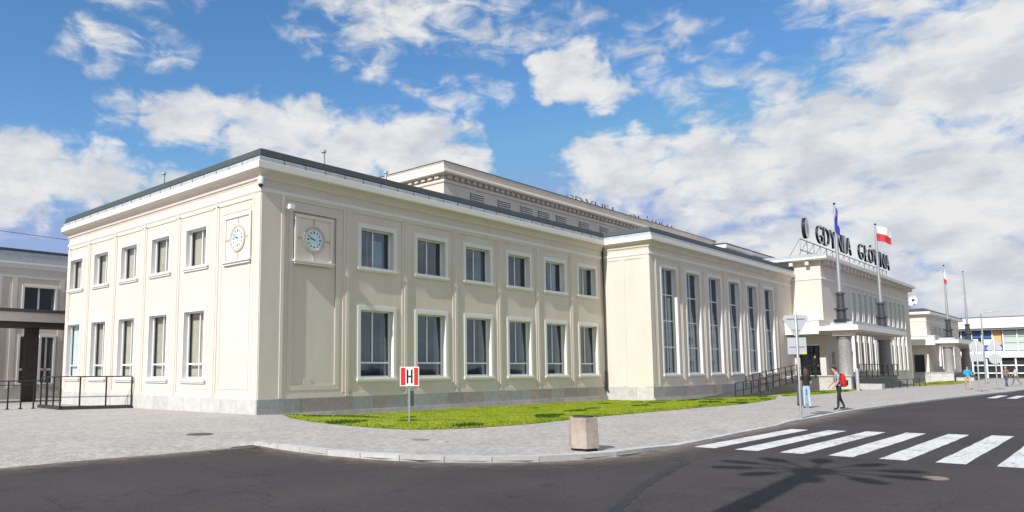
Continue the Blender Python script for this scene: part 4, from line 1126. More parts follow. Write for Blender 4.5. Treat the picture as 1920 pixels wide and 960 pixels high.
def flag(loc, ang, L, H, cols, label, droop, wave, limp=0.0):
    """cols: list of (z fraction from the top, material)"""
    root = tag(empty('flag', loc), label, 'flag')
    nx, nz = 18, 10
    def P(u, v):
        # u along the fly, v from 0 top to 1 bottom
        s = u * L
        x = s * (1 - limp) + .0; y = wave * math.sin(u * 7.5 + v * 1.2) * min(1, u * 3)
        z = -v * H * (1 - .12 * u) - droop * u ** 1.3 - limp * s * .9
        ca, sa = math.cos(ang), math.sin(ang)
        return (ca * x - sa * y, sa * x + ca * y, z)
    for (v0, v1, mt, nm) in cols:
        mb = MB(); W_ = nz + 1
        base = len(mb.v)
        for i in range(nx + 1):
            for k in range(nz + 1): mb.v.append(P(i / nx, v0 + (v1 - v0) * k / nz))
        for i in range(nx):
            for k in range(nz): mb.f.append((i * W_ + k, (i + 1) * W_ + k, (i + 1) * W_ + k + 1, i * W_ + k + 1)); mb.mi.append(0)
        mb.build(nm, mt, root, smooth=True)
    return root
flag((63.7, -7.86, 15.30), R(-40), 1.55, 1.55, [(0, .5, 'flag_white', 'white_band'), (.5, 1, 'flag_red', 'red_band')], 'white over red flag flying from the second canopy flagpole', .55, .10)
flag((50.3, -7.90, 15.0), R(200), 1.9, 1.25, [(0, 1, 'flag_blue', 'cloth')], 'limp dark blue flag hanging on the first canopy flagpole', .55, .16, .80)

# ------------------------------------------------------------------ far pavilion
pv = tag(empty('entrance_pavilion', (96.4, -5.77, 0)), 'far cream pavilion with low canopy and columns right of the main entrance', 'building')
def pvp(mb, name, mt, **k):
    o = mb.build(name, mt, pv, **k); o.location = (-96.4, 5.77, 0); return o
FV = Facade('x', -5.77)
mb = MB(); FV.wall(mb, 96.4, 120.5, -.9, 8.7, [(c - .75, c + .75, 5.95, 7.15) for c in (101.5, 104.4, 107.3, 110.2, 113.1)] + [(c - .75, c + .75, 1.4, 4.6) for c in (104.4, 107.3, 110.2, 113.1)])
mb.quad((96.4, -5.77, -.9), (96.4, 10, -.9), (96.4, 10, 8.7), (96.4, -5.77, 8.7)); mb.quad((120.5, -5.77, -.9), (120.5, 10, -.9), (120.5, 10, 8.7), (120.5, -5.77, 8.7)); pvp(mb, 'wall', 'plaster')
mb = MB(); mb.quad((96.4, -5.77, 9.0), (120.5, -5.77, 9.0), (120.5, 10, 9.0), (96.4, 10, 9.0)); pvp(mb, 'roof_deck', 'roof_felt')
VP = [(96.4, 10), (96.4, -5.77), (120.5, -5.77), (120.5, 10)]
for prof, nm, mt in (([(-.1, 8.45), (.55, 8.50), (.58, 8.55), (.58, 8.82), (-.1, 8.84)], 'cornice', 'fascia_white'), ([(-.2, 8.845), (.5, 8.845), (.5, 8.95), (-.2, 9.3)], 'roof_edge', 'roof_metal'), ([(-.02, 7.6), (.05, 7.6), (.06, 7.75), (-.02, 7.76)], 'string_course', 'white_trim')):
    mb = MB(); mb.sweep(VP, prof); pvp(mb, nm, mt)
for c in (101.5, 104.4, 107.3, 110.2, 113.1):
    mb = MB()
    for a, b in ((-.85, -.7), (.7, .85)): FV.box(mb, c + a, c + b, -.3, .15, 5.9, 7.2)
    FV.box(mb, c - .7, c + .7, -.3, .12, 5.85, 5.97); FV.box(mb, c - .7, c + .7, -.3, .12, 7.1, 7.22); FV.box(mb, c - .04, c + .04, -.24, -.16, 5.97, 7.1)
    w = pvp(mb, 'window', 'white_trim')
    pm = MB(); pm.quad(FV.pt(c - .7, -.2, 5.95), FV.pt(c + .7, -.2, 5.95), FV.pt(c + .7, -.2, 7.12), FV.pt(c - .7, -.2, 7.12)); pm.build('pane', 'glass_tall', w)
for c in (104.4, 107.3, 110.2, 113.1):
    mb = MB()
    for a, b in ((-.95, -.7), (.7, .95)): FV.box(mb, c + a, c + b, -.3, .22, 1.4, 4.6)
    FV.box(mb, c - .04, c + .04, -.24, -.16, 1.4, 4.6); FV.box(mb, c - .7, c + .7, -.24, -.16, 2.9, 3.0)
    w = pvp(mb, 'window', 'white_trim')
    pm = MB(); pm.quad(FV.pt(c - .7, -.2, 1.4), FV.pt(c + .7, -.2, 1.4), FV.pt(c + .7, -.2, 4.6), FV.pt(c - .7, -.2, 4.6)); pm.build('pane', 'glass_tall', w)
mb = MB(); mb.box(97, 120, -4.4, -4.3, -.5, 8.6); pvp(mb, 'interior_wall', 'interior')
pc = empty('canopy_parts', (0, 0, 0)); 
canopy(pc, 95.6, 95.0, 98.6, -3.5, -6.75)
for ch in list(pc.children):
    ch.parent = pv; ch.location = (-96.4, 5.77, 0)
bpy.data.objects.remove(pc)
mb = MB(); mb.box(96.33, 96.40, -5.3, -4.2, 1.0, 3.3); pvp(mb, 'door', 'modern_dark')
flagpole((98.4, -7.8, 5.42), 9.3, 'far grey flagpole with limp white and red flag')
flagpole((113.6, -7.8, 5.42), 9.9, 'far bare grey flagpole at the right end of the far canopy')
flag((98.4, -7.86, 14.4), R(190), 1.3, 1.3, [(0, .5, 'flag_white', 'white_band'), (.5, 1, 'flag_red', 'red_band')], 'limp white and red flag on the far flagpole', .45, .14, .55)
# aerials on the roof between the two blocks
ds = tag(empty('satellite_dish', (97.6, -3.9, 9.15), R(-55)), 'white satellite dish on the roof right of the entrance block', 'dish')
mb = MB(); mb.lathe([(.05, 0), (.05, 1.2)], 8); mb.build('mast', 'galvanised', ds)
mb = MB()
prev = None
for r in range(5):
    rr = .75 * r / 4; yy = .30 * (rr / .75) ** 2
    cur = [(rr * math.cos(2 * PI * q / 18), -.2 - yy, 1.35 + rr * math.sin(2 * PI * q / 18)) for q in range(18)]
    if prev:
        for q in range(18): mb.quad(prev[q], prev[(q + 1) % 18], cur[(q + 1) % 18], cur[q])
    prev = cur
mb.build('dish', 'satellite_dish', ds, smooth=True)
mb = MB(); mb.tube([(0, -.3, .8), (0, -.95, 1.2)], .03, 6); mb.box(-.12, .12, -1.1, -.9, 1.1, 1.4); mb.build('receiver', 'black_metal', ds)
# low link wing between entrance block and pavilion
lk = MB(); lk.box(86.9, 96.3, -3.2, 10, -.9, 8.6); lk = lk.build('wall', 'plaster', st_); lk['label'] = 'low link wing right of the entrance block'
lk = MB(); lk.box(86.9, 96.3, -3.7, 10, 8.6, 8.88); lk.build('cornice', 'fascia_white', st_)

# ------------------------------------------------------------------ modern building at the far right
MX = 128.0
mo = tag(empty('modern_building', (MX, -20, 0)), 'modern white building with glass bands and blue panels at the far right', 'building')
FM = Facade('y', 0.0)
def mob(b_, name, mt): return b_.build(name, mt, mo)
def rel(b_, y0, y1, d0, d1, z0, z1): b_.box(-d1, -d0, y0 + 20, y1 + 20, z0, z1)
b_ = MB(); rel(b_, -48, 6, -12, -.4, -.9, 9.3); mob(b_, 'wall', 'modern_dark')
b_ = MB(); rel(b_, -48, 6, -.4, .9, 7.72, 9.35); mob(b_, 'parapet_band', 'modern_white')
b_ = MB(); rel(b_, -48, 6, -.5, .95, 9.354, 9.46); mob(b_, 'coping', 'roof_metal')
b_ = MB(); rel(b_, -48, 6, -.3, .75, 7.40, 7.72); mob(b_, 'soffit', 'cloth_grey')
b_ = MB(); rel(b_, -48, 6, -.4, .25, 3.15, 4.15); mob(b_, 'spandrel_band', 'modern_white')
b_ = MB(); rel(b_, -48, 6, -.4, .12, -.9, -.1); mob(b_, 'plinth', 'step_stone')
# upper band: blue / orange / white panels at left, glass panes further right
cells = [('modern_blue', -5.1, -6.2, 6.3, 7.2), ('modern_blue', -6.45, -7.5, 6.3, 7.3), ('modern_blue', -7.75, -8.9, 6.15, 7.3), ('modern_orange', -9.0, -10.05, 5.4, 7.35), ('modern_white', -7.7, -8.85, 5.1, 6.0), ('modern_blue', -7.2, -8.9, 4.3, 5.0), ('modern_blue', -9.35, -10.05, 4.3, 5.1), ('modern_pane', -9.35, -10.05, 5.15, 5.38), ('modern_white', -5.1, -7.1, 4.3, 6.1)]
for mt, y1, y0, z0, z1 in cells:
    b_ = MB(); rel(b_, y0, y1, -.38, -.30, z0, z1); mob(b_, 'facade_panel', mt)
y = -10.35
while y > -46:
    for z0, z1 in ((6.45, 7.28), (5.5, 6.35), (4.25, 5.42)):
        b_ = MB(); rel(b_, y - 1.55, y, -.36, -.30, z0, z1); mob(b_, 'pane', 'modern_pane')
    b_ = MB(); rel(b_, y, y + .16, -.36, -.05, 4.15, 7.4); mob(b_, 'mullion', 'modern_white')
    y -= 1.75
for yy in (-4.95, -6.32, -7.62, -8.95):
    b_ = MB(); rel(b_, yy - .08, yy + .08, -.38, -.1, 4.15, 7.4); mob(b_, 'mullion', 'modern_white')
b_ = MB(); rel(b_, -46, -10.3, -.34, -.22, 6.36, 6.44); rel(b_, -46, -10.3, -.34, -.22, 5.42, 5.49); mob(b_, 'transom', 'galvanised')
y = -6.3
while y > -46:
    for z0, z1 in ((2.05, 3.1), (.85, 1.85), (-.05, .65)):
        b_ = MB(); rel(b_, y - 1.6, y, -.38, -.32, z0, z1); mob(b_, 'pane', 'modern_dark')
    b_ = MB(); rel(b_, y, y + .2, -.38, 0, -.1, 3.15); mob(b_, 'mullion', 'modern_white')
    y -= 1.8
b_ = MB(); rel(b_, -46, -6.2, -.36, -.06, 1.86, 2.04); rel(b_, -46, -6.2, -.36, -.06, .66, .84); mob(b_, 'transom', 'modern_white')

# ------------------------------------------------------------------ building behind at the left, with walkway canopy
bk = tag(empty('rear_pavilion', (0, 30, 0)), 'cream rear building with zinc roof edge behind the far left corner', 'building')
FB = Facade('x', 0.0)
def bkp(b_, name, mt, **k): return b_.build(name, mt, bk, **k)
wins = [(.95, 3.0)]
b_ = MB(); FB.wall(b_, -14, 12, -.8, 9.2, [(1.05, 3.05, 5.9, 7.45), (.95, 1.75, .9, 4.05), (2.3, 3.1, .9, 4.05), (-5.6, -3.6, 5.9, 7.45)]); b_.quad((-14, 0, -.8), (-14, 12, -.8), (-14, 12, 9.2), (-14, 0, 9.2)); bkp(b_, 'wall', 'plaster')
b_ = MB(); b_.quad((-14, 0, 9.6), (12, 0, 9.6), (12, 14, 9.6), (-14, 14, 9.6)); bkp(b_, 'roof_deck', 'roof_felt')
bp_ = [(-14, 12), (-14, 0), (12, 0)]
for prof, nm, mt in (([(-.02, 8.7), (.03, 8.7), (.09, 8.95), (.13, 9.0), (.13, 9.16), (-.02, 9.18)], 'cornice', 'fascia_white'), ([(-.2, 9.184), (.09, 9.184), (.09, 9.85), (-.2, 9.85)], 'gutter', 'zinc'), ([(-.3, 9.854), (.13, 9.854), (.13, 10.02), (-.3, 10.05)], 'roof_edge', 'roof_metal'), ([(-.02, 8.05), (.04, 8.05), (.05, 8.2), (-.02, 8.22)], 'string_course', 'white_trim')):
    b_ = MB(); b_.sweep(bp_, prof); bkp(b_, nm, mt)
for c in (.45, 3.5, -.5, -3.0):
    b_ = MB(); FB.box(b_, c - .16, c + .16, -.02, .04, .6, 8.05); bkp(b_, 'pilaster', 'plaster')
for (u0, u1, z0, z1) in ((1.05, 3.05, 5.9, 7.45), (.95, 1.75, .9, 4.05), (2.3, 3.1, .9, 4.05), (-5.6, -3.6, 5.9, 7.45)):
    b_ = MB(); FB.box(b_, u0 - .14, u0, -.3, .08, z0 - .1, z1 + .14); FB.box(b_, u1, u1 + .14, -.3, .08, z0 - .1, z1 + .14); FB.box(b_, u0, u1, -.3, .08, z1, z1 + .14); FB.box(b_, u0, u1, -.3, .12, z0 - .1, z0)
    FB.box(b_, (u0 + u1) / 2 - .06, (u0 + u1) / 2 + .06, -.26, -.2, z0, z1)
    if z1 < 5: FB.box(b_, u0, u1, -.26, -.2, z0 + .85, z0 + 1.0)
    w = bkp(b_, 'window', 'white_trim')
    pm = MB(); pm.quad(FB.pt(u0, -.24, z0), FB.pt(u1, -.24, z0), FB.pt(u1, -.24, z1), FB.pt(u0, -.24, z1)); pm.build('pane', 'glass', w)
b_ = MB(); b_.box(-13, 11, 1.2, 1.3, -.5, 9); bkp(b_, 'interior_wall', 'interior')
b_ = MB(); FB.box(b_, -14, 12, -.02, .07, -.5, .55); bkp(b_, 'plinth', 'plinth_pale')
cn = tag(empty('walkway_canopy', (-1, 24.5, 0)), 'flat walkway canopy on square posts behind the far left corner', 'canopy')
b_ = MB(); b_.box(-11, 6, -.9, 2.2, 4.70, 5.26); b_.build('slab', 'plaster', cn)
b_ = MB(); b_.box(-11.1, 6, -1.0, 2.3, 5.264, 5.46); b_.build('roof_edge', 'roof_metal', cn)
b_ = MB(); b_.box(-10.8, 6, -.7, 2.0, 4.40, 4.70); b_.build('beam', 'canopy_dark', cn)
for x in (1.0, -5.2):
    b_ = MB(); b_.box(x - .34, x + .34, .2, .8, -.4, 4.4); b_.build('post', 'canopy_dark', cn)
b_ = MB(); pts = [(-2.6 + 1.35 * math.cos(PI + PI * q / 14), -.07 * math.sin(PI * q / 14)) for q in range(15)]
for (x0_, y0_), (x1_, y1_) in zip(pts, pts[1:]): b_.quad((x0_, y0_, -.4), (x1_, y1_, -.4), (x1_, y1_, 8.05), (x0_, y0_, 8.05))
bkp(b_, 'bow_front', 'plaster', smooth=True)

# ------------------------------------------------------------------ railings
def railing(name, pts, h, posts, label, base=None, mid=(), rail_r=.028):
    root = tag(empty(name, pts[0]), label, 'railing')
    o = Vector(pts[0])
    P = [Vector(p) - o for p in pts]
    mb = MB(); mb.tube([p + Vector((0, 0, h)) for p in P], rail_r, 8); mb.build('top_rail', 'black_metal', root)
    for q in mid:
        mb = MB(); mb.tube([p + Vector((0, 0, q)) for p in P], rail_r * .7, 6); mb.build('mid_rail', 'black_metal', root)
    L = [0]
    for a, b in zip(P, P[1:]): L.append(L[-1] + (b - a).length)
    for k in range(posts):
        s = L[-1] * k / (posts - 1); j = 0
        while j < len(L) - 2 and L[j + 1] < s: j += 1
        p = P[j].lerp(P[j + 1], (s - L[j]) / (L[j + 1] - L[j]))
        mb = MB(); mb.box(p.x - .03, p.x + .03, p.y - .03, p.y + .03, p.z - .1, p.z + h - .01); mb.box(p.x - .07, p.x + .07, p.y - .07, p.y + .07, p.z - .02, p.z + .02); mb.build('post', 'black_metal', root)
    if base:
        for a, b in zip(P, P[1:]):
            mb = MB(); d = (b - a).normalized(); nn = Vector((-d.y, d.x, 0)) * base / 2
            mb.v = [tuple(q + Vector((0, 0, zz))) for zz in (-.12, .13) for q in (a - nn, b - nn, b + nn, a + nn)]
            for q in ((3, 2, 1, 0), (4, 5, 6, 7), (0, 1, 5, 4), (1, 2, 6, 5), (2, 3, 7, 6), (3, 0, 4, 7)): mb.f.append(q); mb.mi.append(0)
            mb.build('base_kerb', 'dark_pipe', root)
    return root
railing('railing', [(-.12, 10.6, -.05), (-2.9, 11.7, -.05), (-2.55, 15.5, -.09)], 1.5, 7, 'black steel railing box on dark base against the sunlit end wall', .3, (.55,))
r1 = railing('railing', [(-2.75, 14.2, -.07), (-9, 14.4, -.07)], 1.32, 12, 'row of thin black railing posts left of the end wall', None, (1.12,))
railing('railing', [(38.0, -4.5, .10), (42, -4.5, .45), (49.2, -4.5, .98)], 1.0, 9, 'black ramp railing rising along the projecting wing', None, (.5, .12))
railing('railing', [(31.6, -6.2, -.25), (36, -6.1, -.05), (42, -6.0, .45), (49.2, -5.9, .98)], 1.0, 13, 'black outer ramp railing beside the short lawn strip', None, (.5, .12))
rp = MB(); rp.v = [(30.2, -6.3, -.50), (49.7, -6.0, -.6), (49.7, -4.3, -.6), (30.2, -4.3, -.50), (30.2, -6.3, -.24), (49.7, -6.0, .97), (49.7, -4.3, .97), (30.2, -4.3, -.24)]
for q in ((3, 2, 1, 0), (4, 5, 6, 7), (0, 1, 5, 4), (1, 2, 6, 5), (2, 3, 7, 6), (3, 0, 4, 7)): rp.f.append(q); rp.mi.append(0)
tag(rp.build('ramp', 'granite_dark'), 'dark sloping access ramp between two black railings', 'ramp')
railing('railing', [(52.2, -8.45, 1.0), (56, -8.45, 1.0), (65.5, -8.45, 1.0)], 1.0, 8, 'black railing along the podium under the main canopy', None, (.5,))
railing('railing', [(53.5, -10.4, -.3), (58.5, -10.5, -.3), (66, -10.5, -.3)], 1.0, 6, 'low black railing on the pavement below the entrance steps', None, (.5,))

# ------------------------------------------------------------------ signs
def pole_sign(loc, h, label, cat, r=.035):
    root = tag(empty('traffic_sign', loc), label, cat)
    mb = MB(); mb.lathe([(r, -.05), (r, h - .02), (r * .7, h)], 10); mb.build('pole', 'galvanised', root, smooth=True)
    return root
# H board: faces the road/camera side
hs = tag(empty('station_sign', (.82, -7.55, zt(.82, -7.55)), R(-40)), 'square white board with red bars and black H on a pole in the lawn', 'sign')
mb = MB(); mb.lathe([(.03, -.05), (.03, 1.3)], 10); mb.build('pole', 'galvanised', hs, smooth=True)
mb = MB(); mb.box(.05, .15, -.02, .05, .55, 1.05); mb.build('pole_clamp', 'galvanised_dark', hs)
pl_ = MB(); pl_.box(-.315, .315, -.06, -.04, 1.20, 1.83); pl_ = pl_.build('plate', 'sign_white', hs)
for (a, b, c, d, mt, nm) in ((-.285, -.135, 1.23, 1.80, 'sign_red', 'red_bar'), (.15, .285, 1.23, 1.80, 'sign_red', 'red_bar'), (-.095, -.04, 1.29, 1.74, 'sign_black', 'letter_stroke'), (.045, .10, 1.29, 1.74, 'sign_black', 'letter_stroke'), (-.04, .045, 1.49, 1.54, 'sign_black', 'letter_stroke')):
    q = MB(); q.box(a, b, -.064, -.0605, c, d); q.build(nm, mt, pl_)
q = MB(); q.quad(*[(.217 + .055 * math.cos(2 * PI * k / 18), -.067, 1.555 + .045 * math.sin(2 * PI * k / 18)) for k in range(18)]); q.build('green_dot', 'sign_green', pl_)

def tri(b_, s, y0, y1, z, down=True):
    pts = []
    for k in range(3):
        a = -PI / 2 + 2 * PI * k / 3 if down else PI / 2 + 2 * PI * k / 3
        for da in (-.16, .16): pts.append((s * math.cos(a + da) * .98, s * math.sin(a + da) * .98))
    n = len(pts); i = len(b_.v)
    b_.v += [(x, y0, z + zz) for x, zz in pts] + [(x, y1, z + zz) for x, zz in pts]
    b_.f.append(tuple(i + k for k in range(n))); b_.f.append(tuple(i + n + k for k in reversed(range(n)))); b_.mi += [0, 0]
    for k in range(n): j = (k + 1) % n; b_.f.append((i + k, i + j, i + n + j, i + n + k)); b_.mi.append(0)
# the signs face away, +x; local frame: back of the plate towards -y, turned to the camera
ys = pole_sign((11.9, -16.15, -.02), 3.75, 'grey back of a triangular sign above a square plate on pole by crossing', 'sign', .04)
rzv = R(-62)
ys.rotation_euler = (0, 0, rzv)
b_ = MB(); tri(b_, .47, .045, .06, 3.36); b_.build('triangle_plate', 'sign_back', ys)
b_ = MB(); b_.box(-.31, .31, .045, .06, 2.24, 2.84); sp_ = b_.build('square_plate', 'sign_back', ys)
b_ = MB(); b_.box(.20, .305, .038, .0445, 2.245, 2.32); b_.build('yellow_corner', 'sign_yellow', sp_)
for q in ((-.30, .30, 3.50, 3.54), (-.12, .12, 3.10, 3.13), (-.25, .25, 2.5, 2.53)):
    b_ = MB(); b_.box(q[0], q[1], .02, .044, q[2], q[3]); b_.build('bracket', 'galvanised', ys)
a1 = pole_sign((47.6, -16.9, 0), 3.6, 'grey back of an octagonal sign above a square plate, far pavement', 'sign', .05); a1.rotation_euler = (0, 0, R(-78))
b_ = MB(); n = 8; pts = [(.43 * math.cos(PI / 8 + 2 * PI * k / n), .43 * math.sin(PI / 8 + 2 * PI * k / n)) for k in range(n)]
i = 0; b_.v = [(x, .05, 3.15 + z) for x, z in pts] + [(x, .07, 3.15 + z) for x, z in pts]; b_.f = [tuple(range(8)), tuple(range(15, 7, -1))] + [(k, (k + 1) % 8, 8 + (k + 1) % 8, 8 + k) for k in range(8)]; b_.mi = [0] * 10
b_.build('octagon_plate', 'sign_back', a1)
b_ = MB(); b_.box(-.37, .37, .05, .07, 2.12, 2.64); b_.build('square_plate', 'sign_back', a1)
a2 = pole_sign((54.1, -17.2, 0), 3.9, 'grey back of a triangular sign above a round plate, far pavement', 'sign', .05); a2.rotation_euler = (0, 0, R(-80))
b_ = MB(); tri(b_, .54, .05, .07, 3.30, False); b_.build('triangle_plate', 'sign_back', a2)
b_ = MB(); n = 20; pts = [(.40 * math.cos(2 * PI * k / n), .40 * math.sin(2 * PI * k / n)) for k in range(n)]
b_.v = [(x, .05, 2.35 + z) for x, z in pts] + [(x, .07, 2.35 + z) for x, z in pts]; b_.f = [tuple(range(n)), tuple(range(2 * n - 1, n - 1, -1))] + [(k, (k + 1) % n, n + (k + 1) % n, n + k) for k in range(n)]; b_.mi = [0] * (n + 2)
b_.build('round_plate', 'sign_back', a2)
fp = tag(empty('lamp_post', (78, -13.7, 0)), 'slim grey lamp post in front of the modern building', 'lamp post')
b_ = MB(); b_.lathe([(.11, 0), (.10, 1), (.07, 5.5), (.05, 7.2)], 10); b_.build('pole', 'galvanised', fp, smooth=True)
b_ = MB(); b_.tube([(0, 0, 7.1), (.3, -.5, 7.35), (.4, -1.0, 7.4)], .035, 6); b_.box(.25, .55, -1.5, -1.0, 7.32, 7.45); b_.build('lantern', 'galvanised', fp)
# small bollard posts near the entrance
for (x, y, lab) in ((47.3, -9.4, 'short pale grey post at the foot of the entrance steps'),):
    bo = tag(empty('bollard', (x, y, zt(x, y))), lab, 'bollard'); b_ = MB(); b_.lathe([(.12, -.1), (.12, 1.6), (.09, 1.66)], 12); b_.build('shaft', 'sign_back', bo)

# ------------------------------------------------------------------ concrete litter bin
cb = tag(empty('litter_bin', (-2.45, -16.15, 0), R(11)), 'hexagonal exposed-aggregate concrete bin standing at the kerb', 'bin')
hexp = lambda r: [(r * math.cos(PI / 6 + PI / 3 * k), r * math.sin(PI / 6 + PI / 3 * k)) for k in range(6)]
mb = MB(); mb.prism(hexp(.30), .0, .05); mb.build('foot', 'rubber', cb)
mb = MB(); lo, hi, inn, inb = hexp(.345), hexp(.315), hexp(.235), hexp(.22); i = 0
mb.v = [(x, y, .05) for x, y in lo] + [(x, y, .70) for x, y in hi] + [(x, y, .70) for x, y in inn] + [(x, y, .2) for x, y in inb]
for k in range(6):
    j = (k + 1) % 6; mb.f += [(k, j, 6 + j, 6 + k), (6 + k, 6 + j, 12 + j, 12 + k), (12 + k, 12 + j, 18 + j, 18 + k)]; mb.mi += [0, 0, 0]
mb.f += [tuple(range(5, -1, -1)), tuple(18 + k for k in range(6))]; mb.mi += [0, 0]
body = mb.build('body', 'concrete_bin', cb)
bv = body.modifiers.new('bevel', 'BEVEL'); bv.width = .012; bv.segments = 2; bv.limit_method = 'ANGLE'
mb = MB(); n = 20; ri = [(.20 * math.cos(2 * PI * k / n), .20 * math.sin(2 * PI * k / n)) for k in range(n)]; ro = [(.225 * math.cos(2 * PI * k / n), .225 * math.sin(2 * PI * k / n)) for k in range(n)]
for k in range(n): j = (k + 1) % n; mb.quad((*ri[k], .73), (*ri[j], .73), (*ro[j], .73), (*ro[k], .73)); mb.quad((*ro[k], .73), (*ro[j], .73), (*ro[j], .62), (*ro[k], .62)); mb.quad((*ri[k], .73), (*ri[j], .73), (*ri[j], .25), (*ri[k], .25))
mb.build('liner', 'galvanised_dark', cb)

# ------------------------------------------------------------------ manhole covers
def manhole(loc, r, mt, label):
    root = tag(empty('manhole_cover', loc), label, 'manhole')
    mb = MB(); mb.lathe([(r, -.02), (r, .008)], 28); mb.build('frame', mt, root)
    mb = MB(); mb.lathe([(r * .88, .0), (r * .88, .013), (r * .86, .015)], 28); mb.build('lid', mt, root)
manhole((-5.95, -6.25, zt(-5.95, -6.25) + .002), .36, 'manhole', 'dark round manhole cover in the setts left of the corner')
manhole((-3.15, -11.91, .002), .22, 'manhole_red', 'small brownish cover in the setts below the H board')
manhole((-3.10, -12.60, .002), .13, 'step_stone', 'tiny grey cover in the setts right of the brownish one')
manhole((-1.6, -22.36, ROAD + .006), .19, 'manhole_red', 'pale brownish manhole cover in the asphalt beside the zebra crossing')

# ------------------------------------------------------------------ tall plaza lamp (its shadow falls on the road)
LH = 12.4
tl = ldir / -ldir.z
bx_, by_ = -1.67 - tl.x * (LH - ROAD), -20.54 - tl.y * (LH - ROAD)
lp = tag(empty('plaza_lamp', (bx_, by_, ROAD)), 'tall plaza lamp with ten radial lamp heads casting its shadow on the road', 'lamp post')
mb = MB(); mb.lathe([(.34, 0), (.34, .5), (.25, .7), (.22, 6), (.18, LH - .3)], 14); mb.build('pole', 'galvanised', lp, smooth=True)
mb = MB(); mb.lathe([(.13, LH - .5), (.34, LH - .3), (.36, LH + .0), (.2, LH + .15), (.02, LH + .2)], 16); mb.build('hub', 'galvanised', lp, smooth=True)
for k in range(10):
    a = 2 * PI * (k + .35) / 10; ca, sa = math.cos(a), math.sin(a)
    mb = MB(); mb.tube([(ca * .2, sa * .2, LH - .1), (ca * .7, sa * .7, LH + .12), (ca * 1.2, sa * 1.2, LH + .1)], .04, 6); arm = mb.build('arm', 'galvanised', lp)
    mb = MB(); prof = [(-.40, .03), (-.34, .14), (-.14, .20), (.14, .20), (.34, .14), (.40, .03)]
    ring_ = []
    for u_, r_ in prof:
        ring_.append([(ca * (1.42 + u_) - sa * r_ * math.cos(2 * PI * q / 12), sa * (1.42 + u_) + ca * r_ * math.cos(2 * PI * q / 12), LH + .1 + .5 * r_ * math.sin(2 * PI * q / 12)) for q in range(12)])
    for A_, B2_ in zip(ring_, ring_[1:]):
        for q in range(12): mb.quad(A_[q], A_[(q + 1) % 12], B2_[(q + 1) % 12], B2_[q])
    mb.build('lamp_head', 'galvanised', arm)

# overhead cable at the left
cb2 = tag(empty('overhead_cable', (-20, 42, 14.0)), 'thin dark cable crossing the sky left of the building', 'cable')
mb = MB(); mb.tube([(-20 + 60 * t - -20 * 0 + 20 * 0, 0, 1.1 - 4.5 * t + 1.4 * (2 * t - 1) ** 2 - 1.4) if False else (60 * t, 0, -.9 * t + .5 * (2 * t - 1) ** 2 - .5) for t in [q / 16 for q in range(17)]], .022, 6); mb.build('wire', 'cable', cb2)

# ------------------------------------------------------------------ people
def skin_body(name, verts, edges, radii, root_i, parent, mats, classify, extra=None):
    me = bpy.data.meshes.new(name); me.from_pydata(verts, edges, [])
    o = bpy.data.objects.new(name, me); COL.objects.link(o)
    mod = o.modifiers.new('skin', 'SKIN'); mod.use_smooth_shade = True
    me.skin_vertices[0].data.foreach_set('radius', [c for r in radii for c in ((r, r) if not isinstance(r, tuple) else r)])
    for i, sv in enumerate(me.skin_vertices[0].data): sv.use_root = (i == root_i)
    sub = o.modifiers.new('sub', 'SUBSURF'); sub.levels = 2; sub.render_levels = 2
    bpy.context.view_layer.update()
    dg = bpy.context.evaluated_depsgraph_get()
    me2 = bpy.data.meshes.new_from_object(o.evaluated_get(dg))
    bpy.data.objects.remove(o)
    me2.materials.clear()
    for m_ in mats: me2.materials.append(MAT[m_])
    if extra:
        bm = bmesh.new(); bm.from_mesh(me2)
        off = len(bm.verts)
        for (vv, ff) in extra:
            vs = [bm.verts.new(q) for q in vv]
            for f_ in ff:
                try: bm.faces.new([vs[k] for k in f_])
                except ValueError: pass
        bm.to_mesh(me2); bm.free()
    for p in me2.polygons:
        p.material_index = classify(p.center); p.use_smooth = True
    me2.update()
    return link(name, me2, parent)

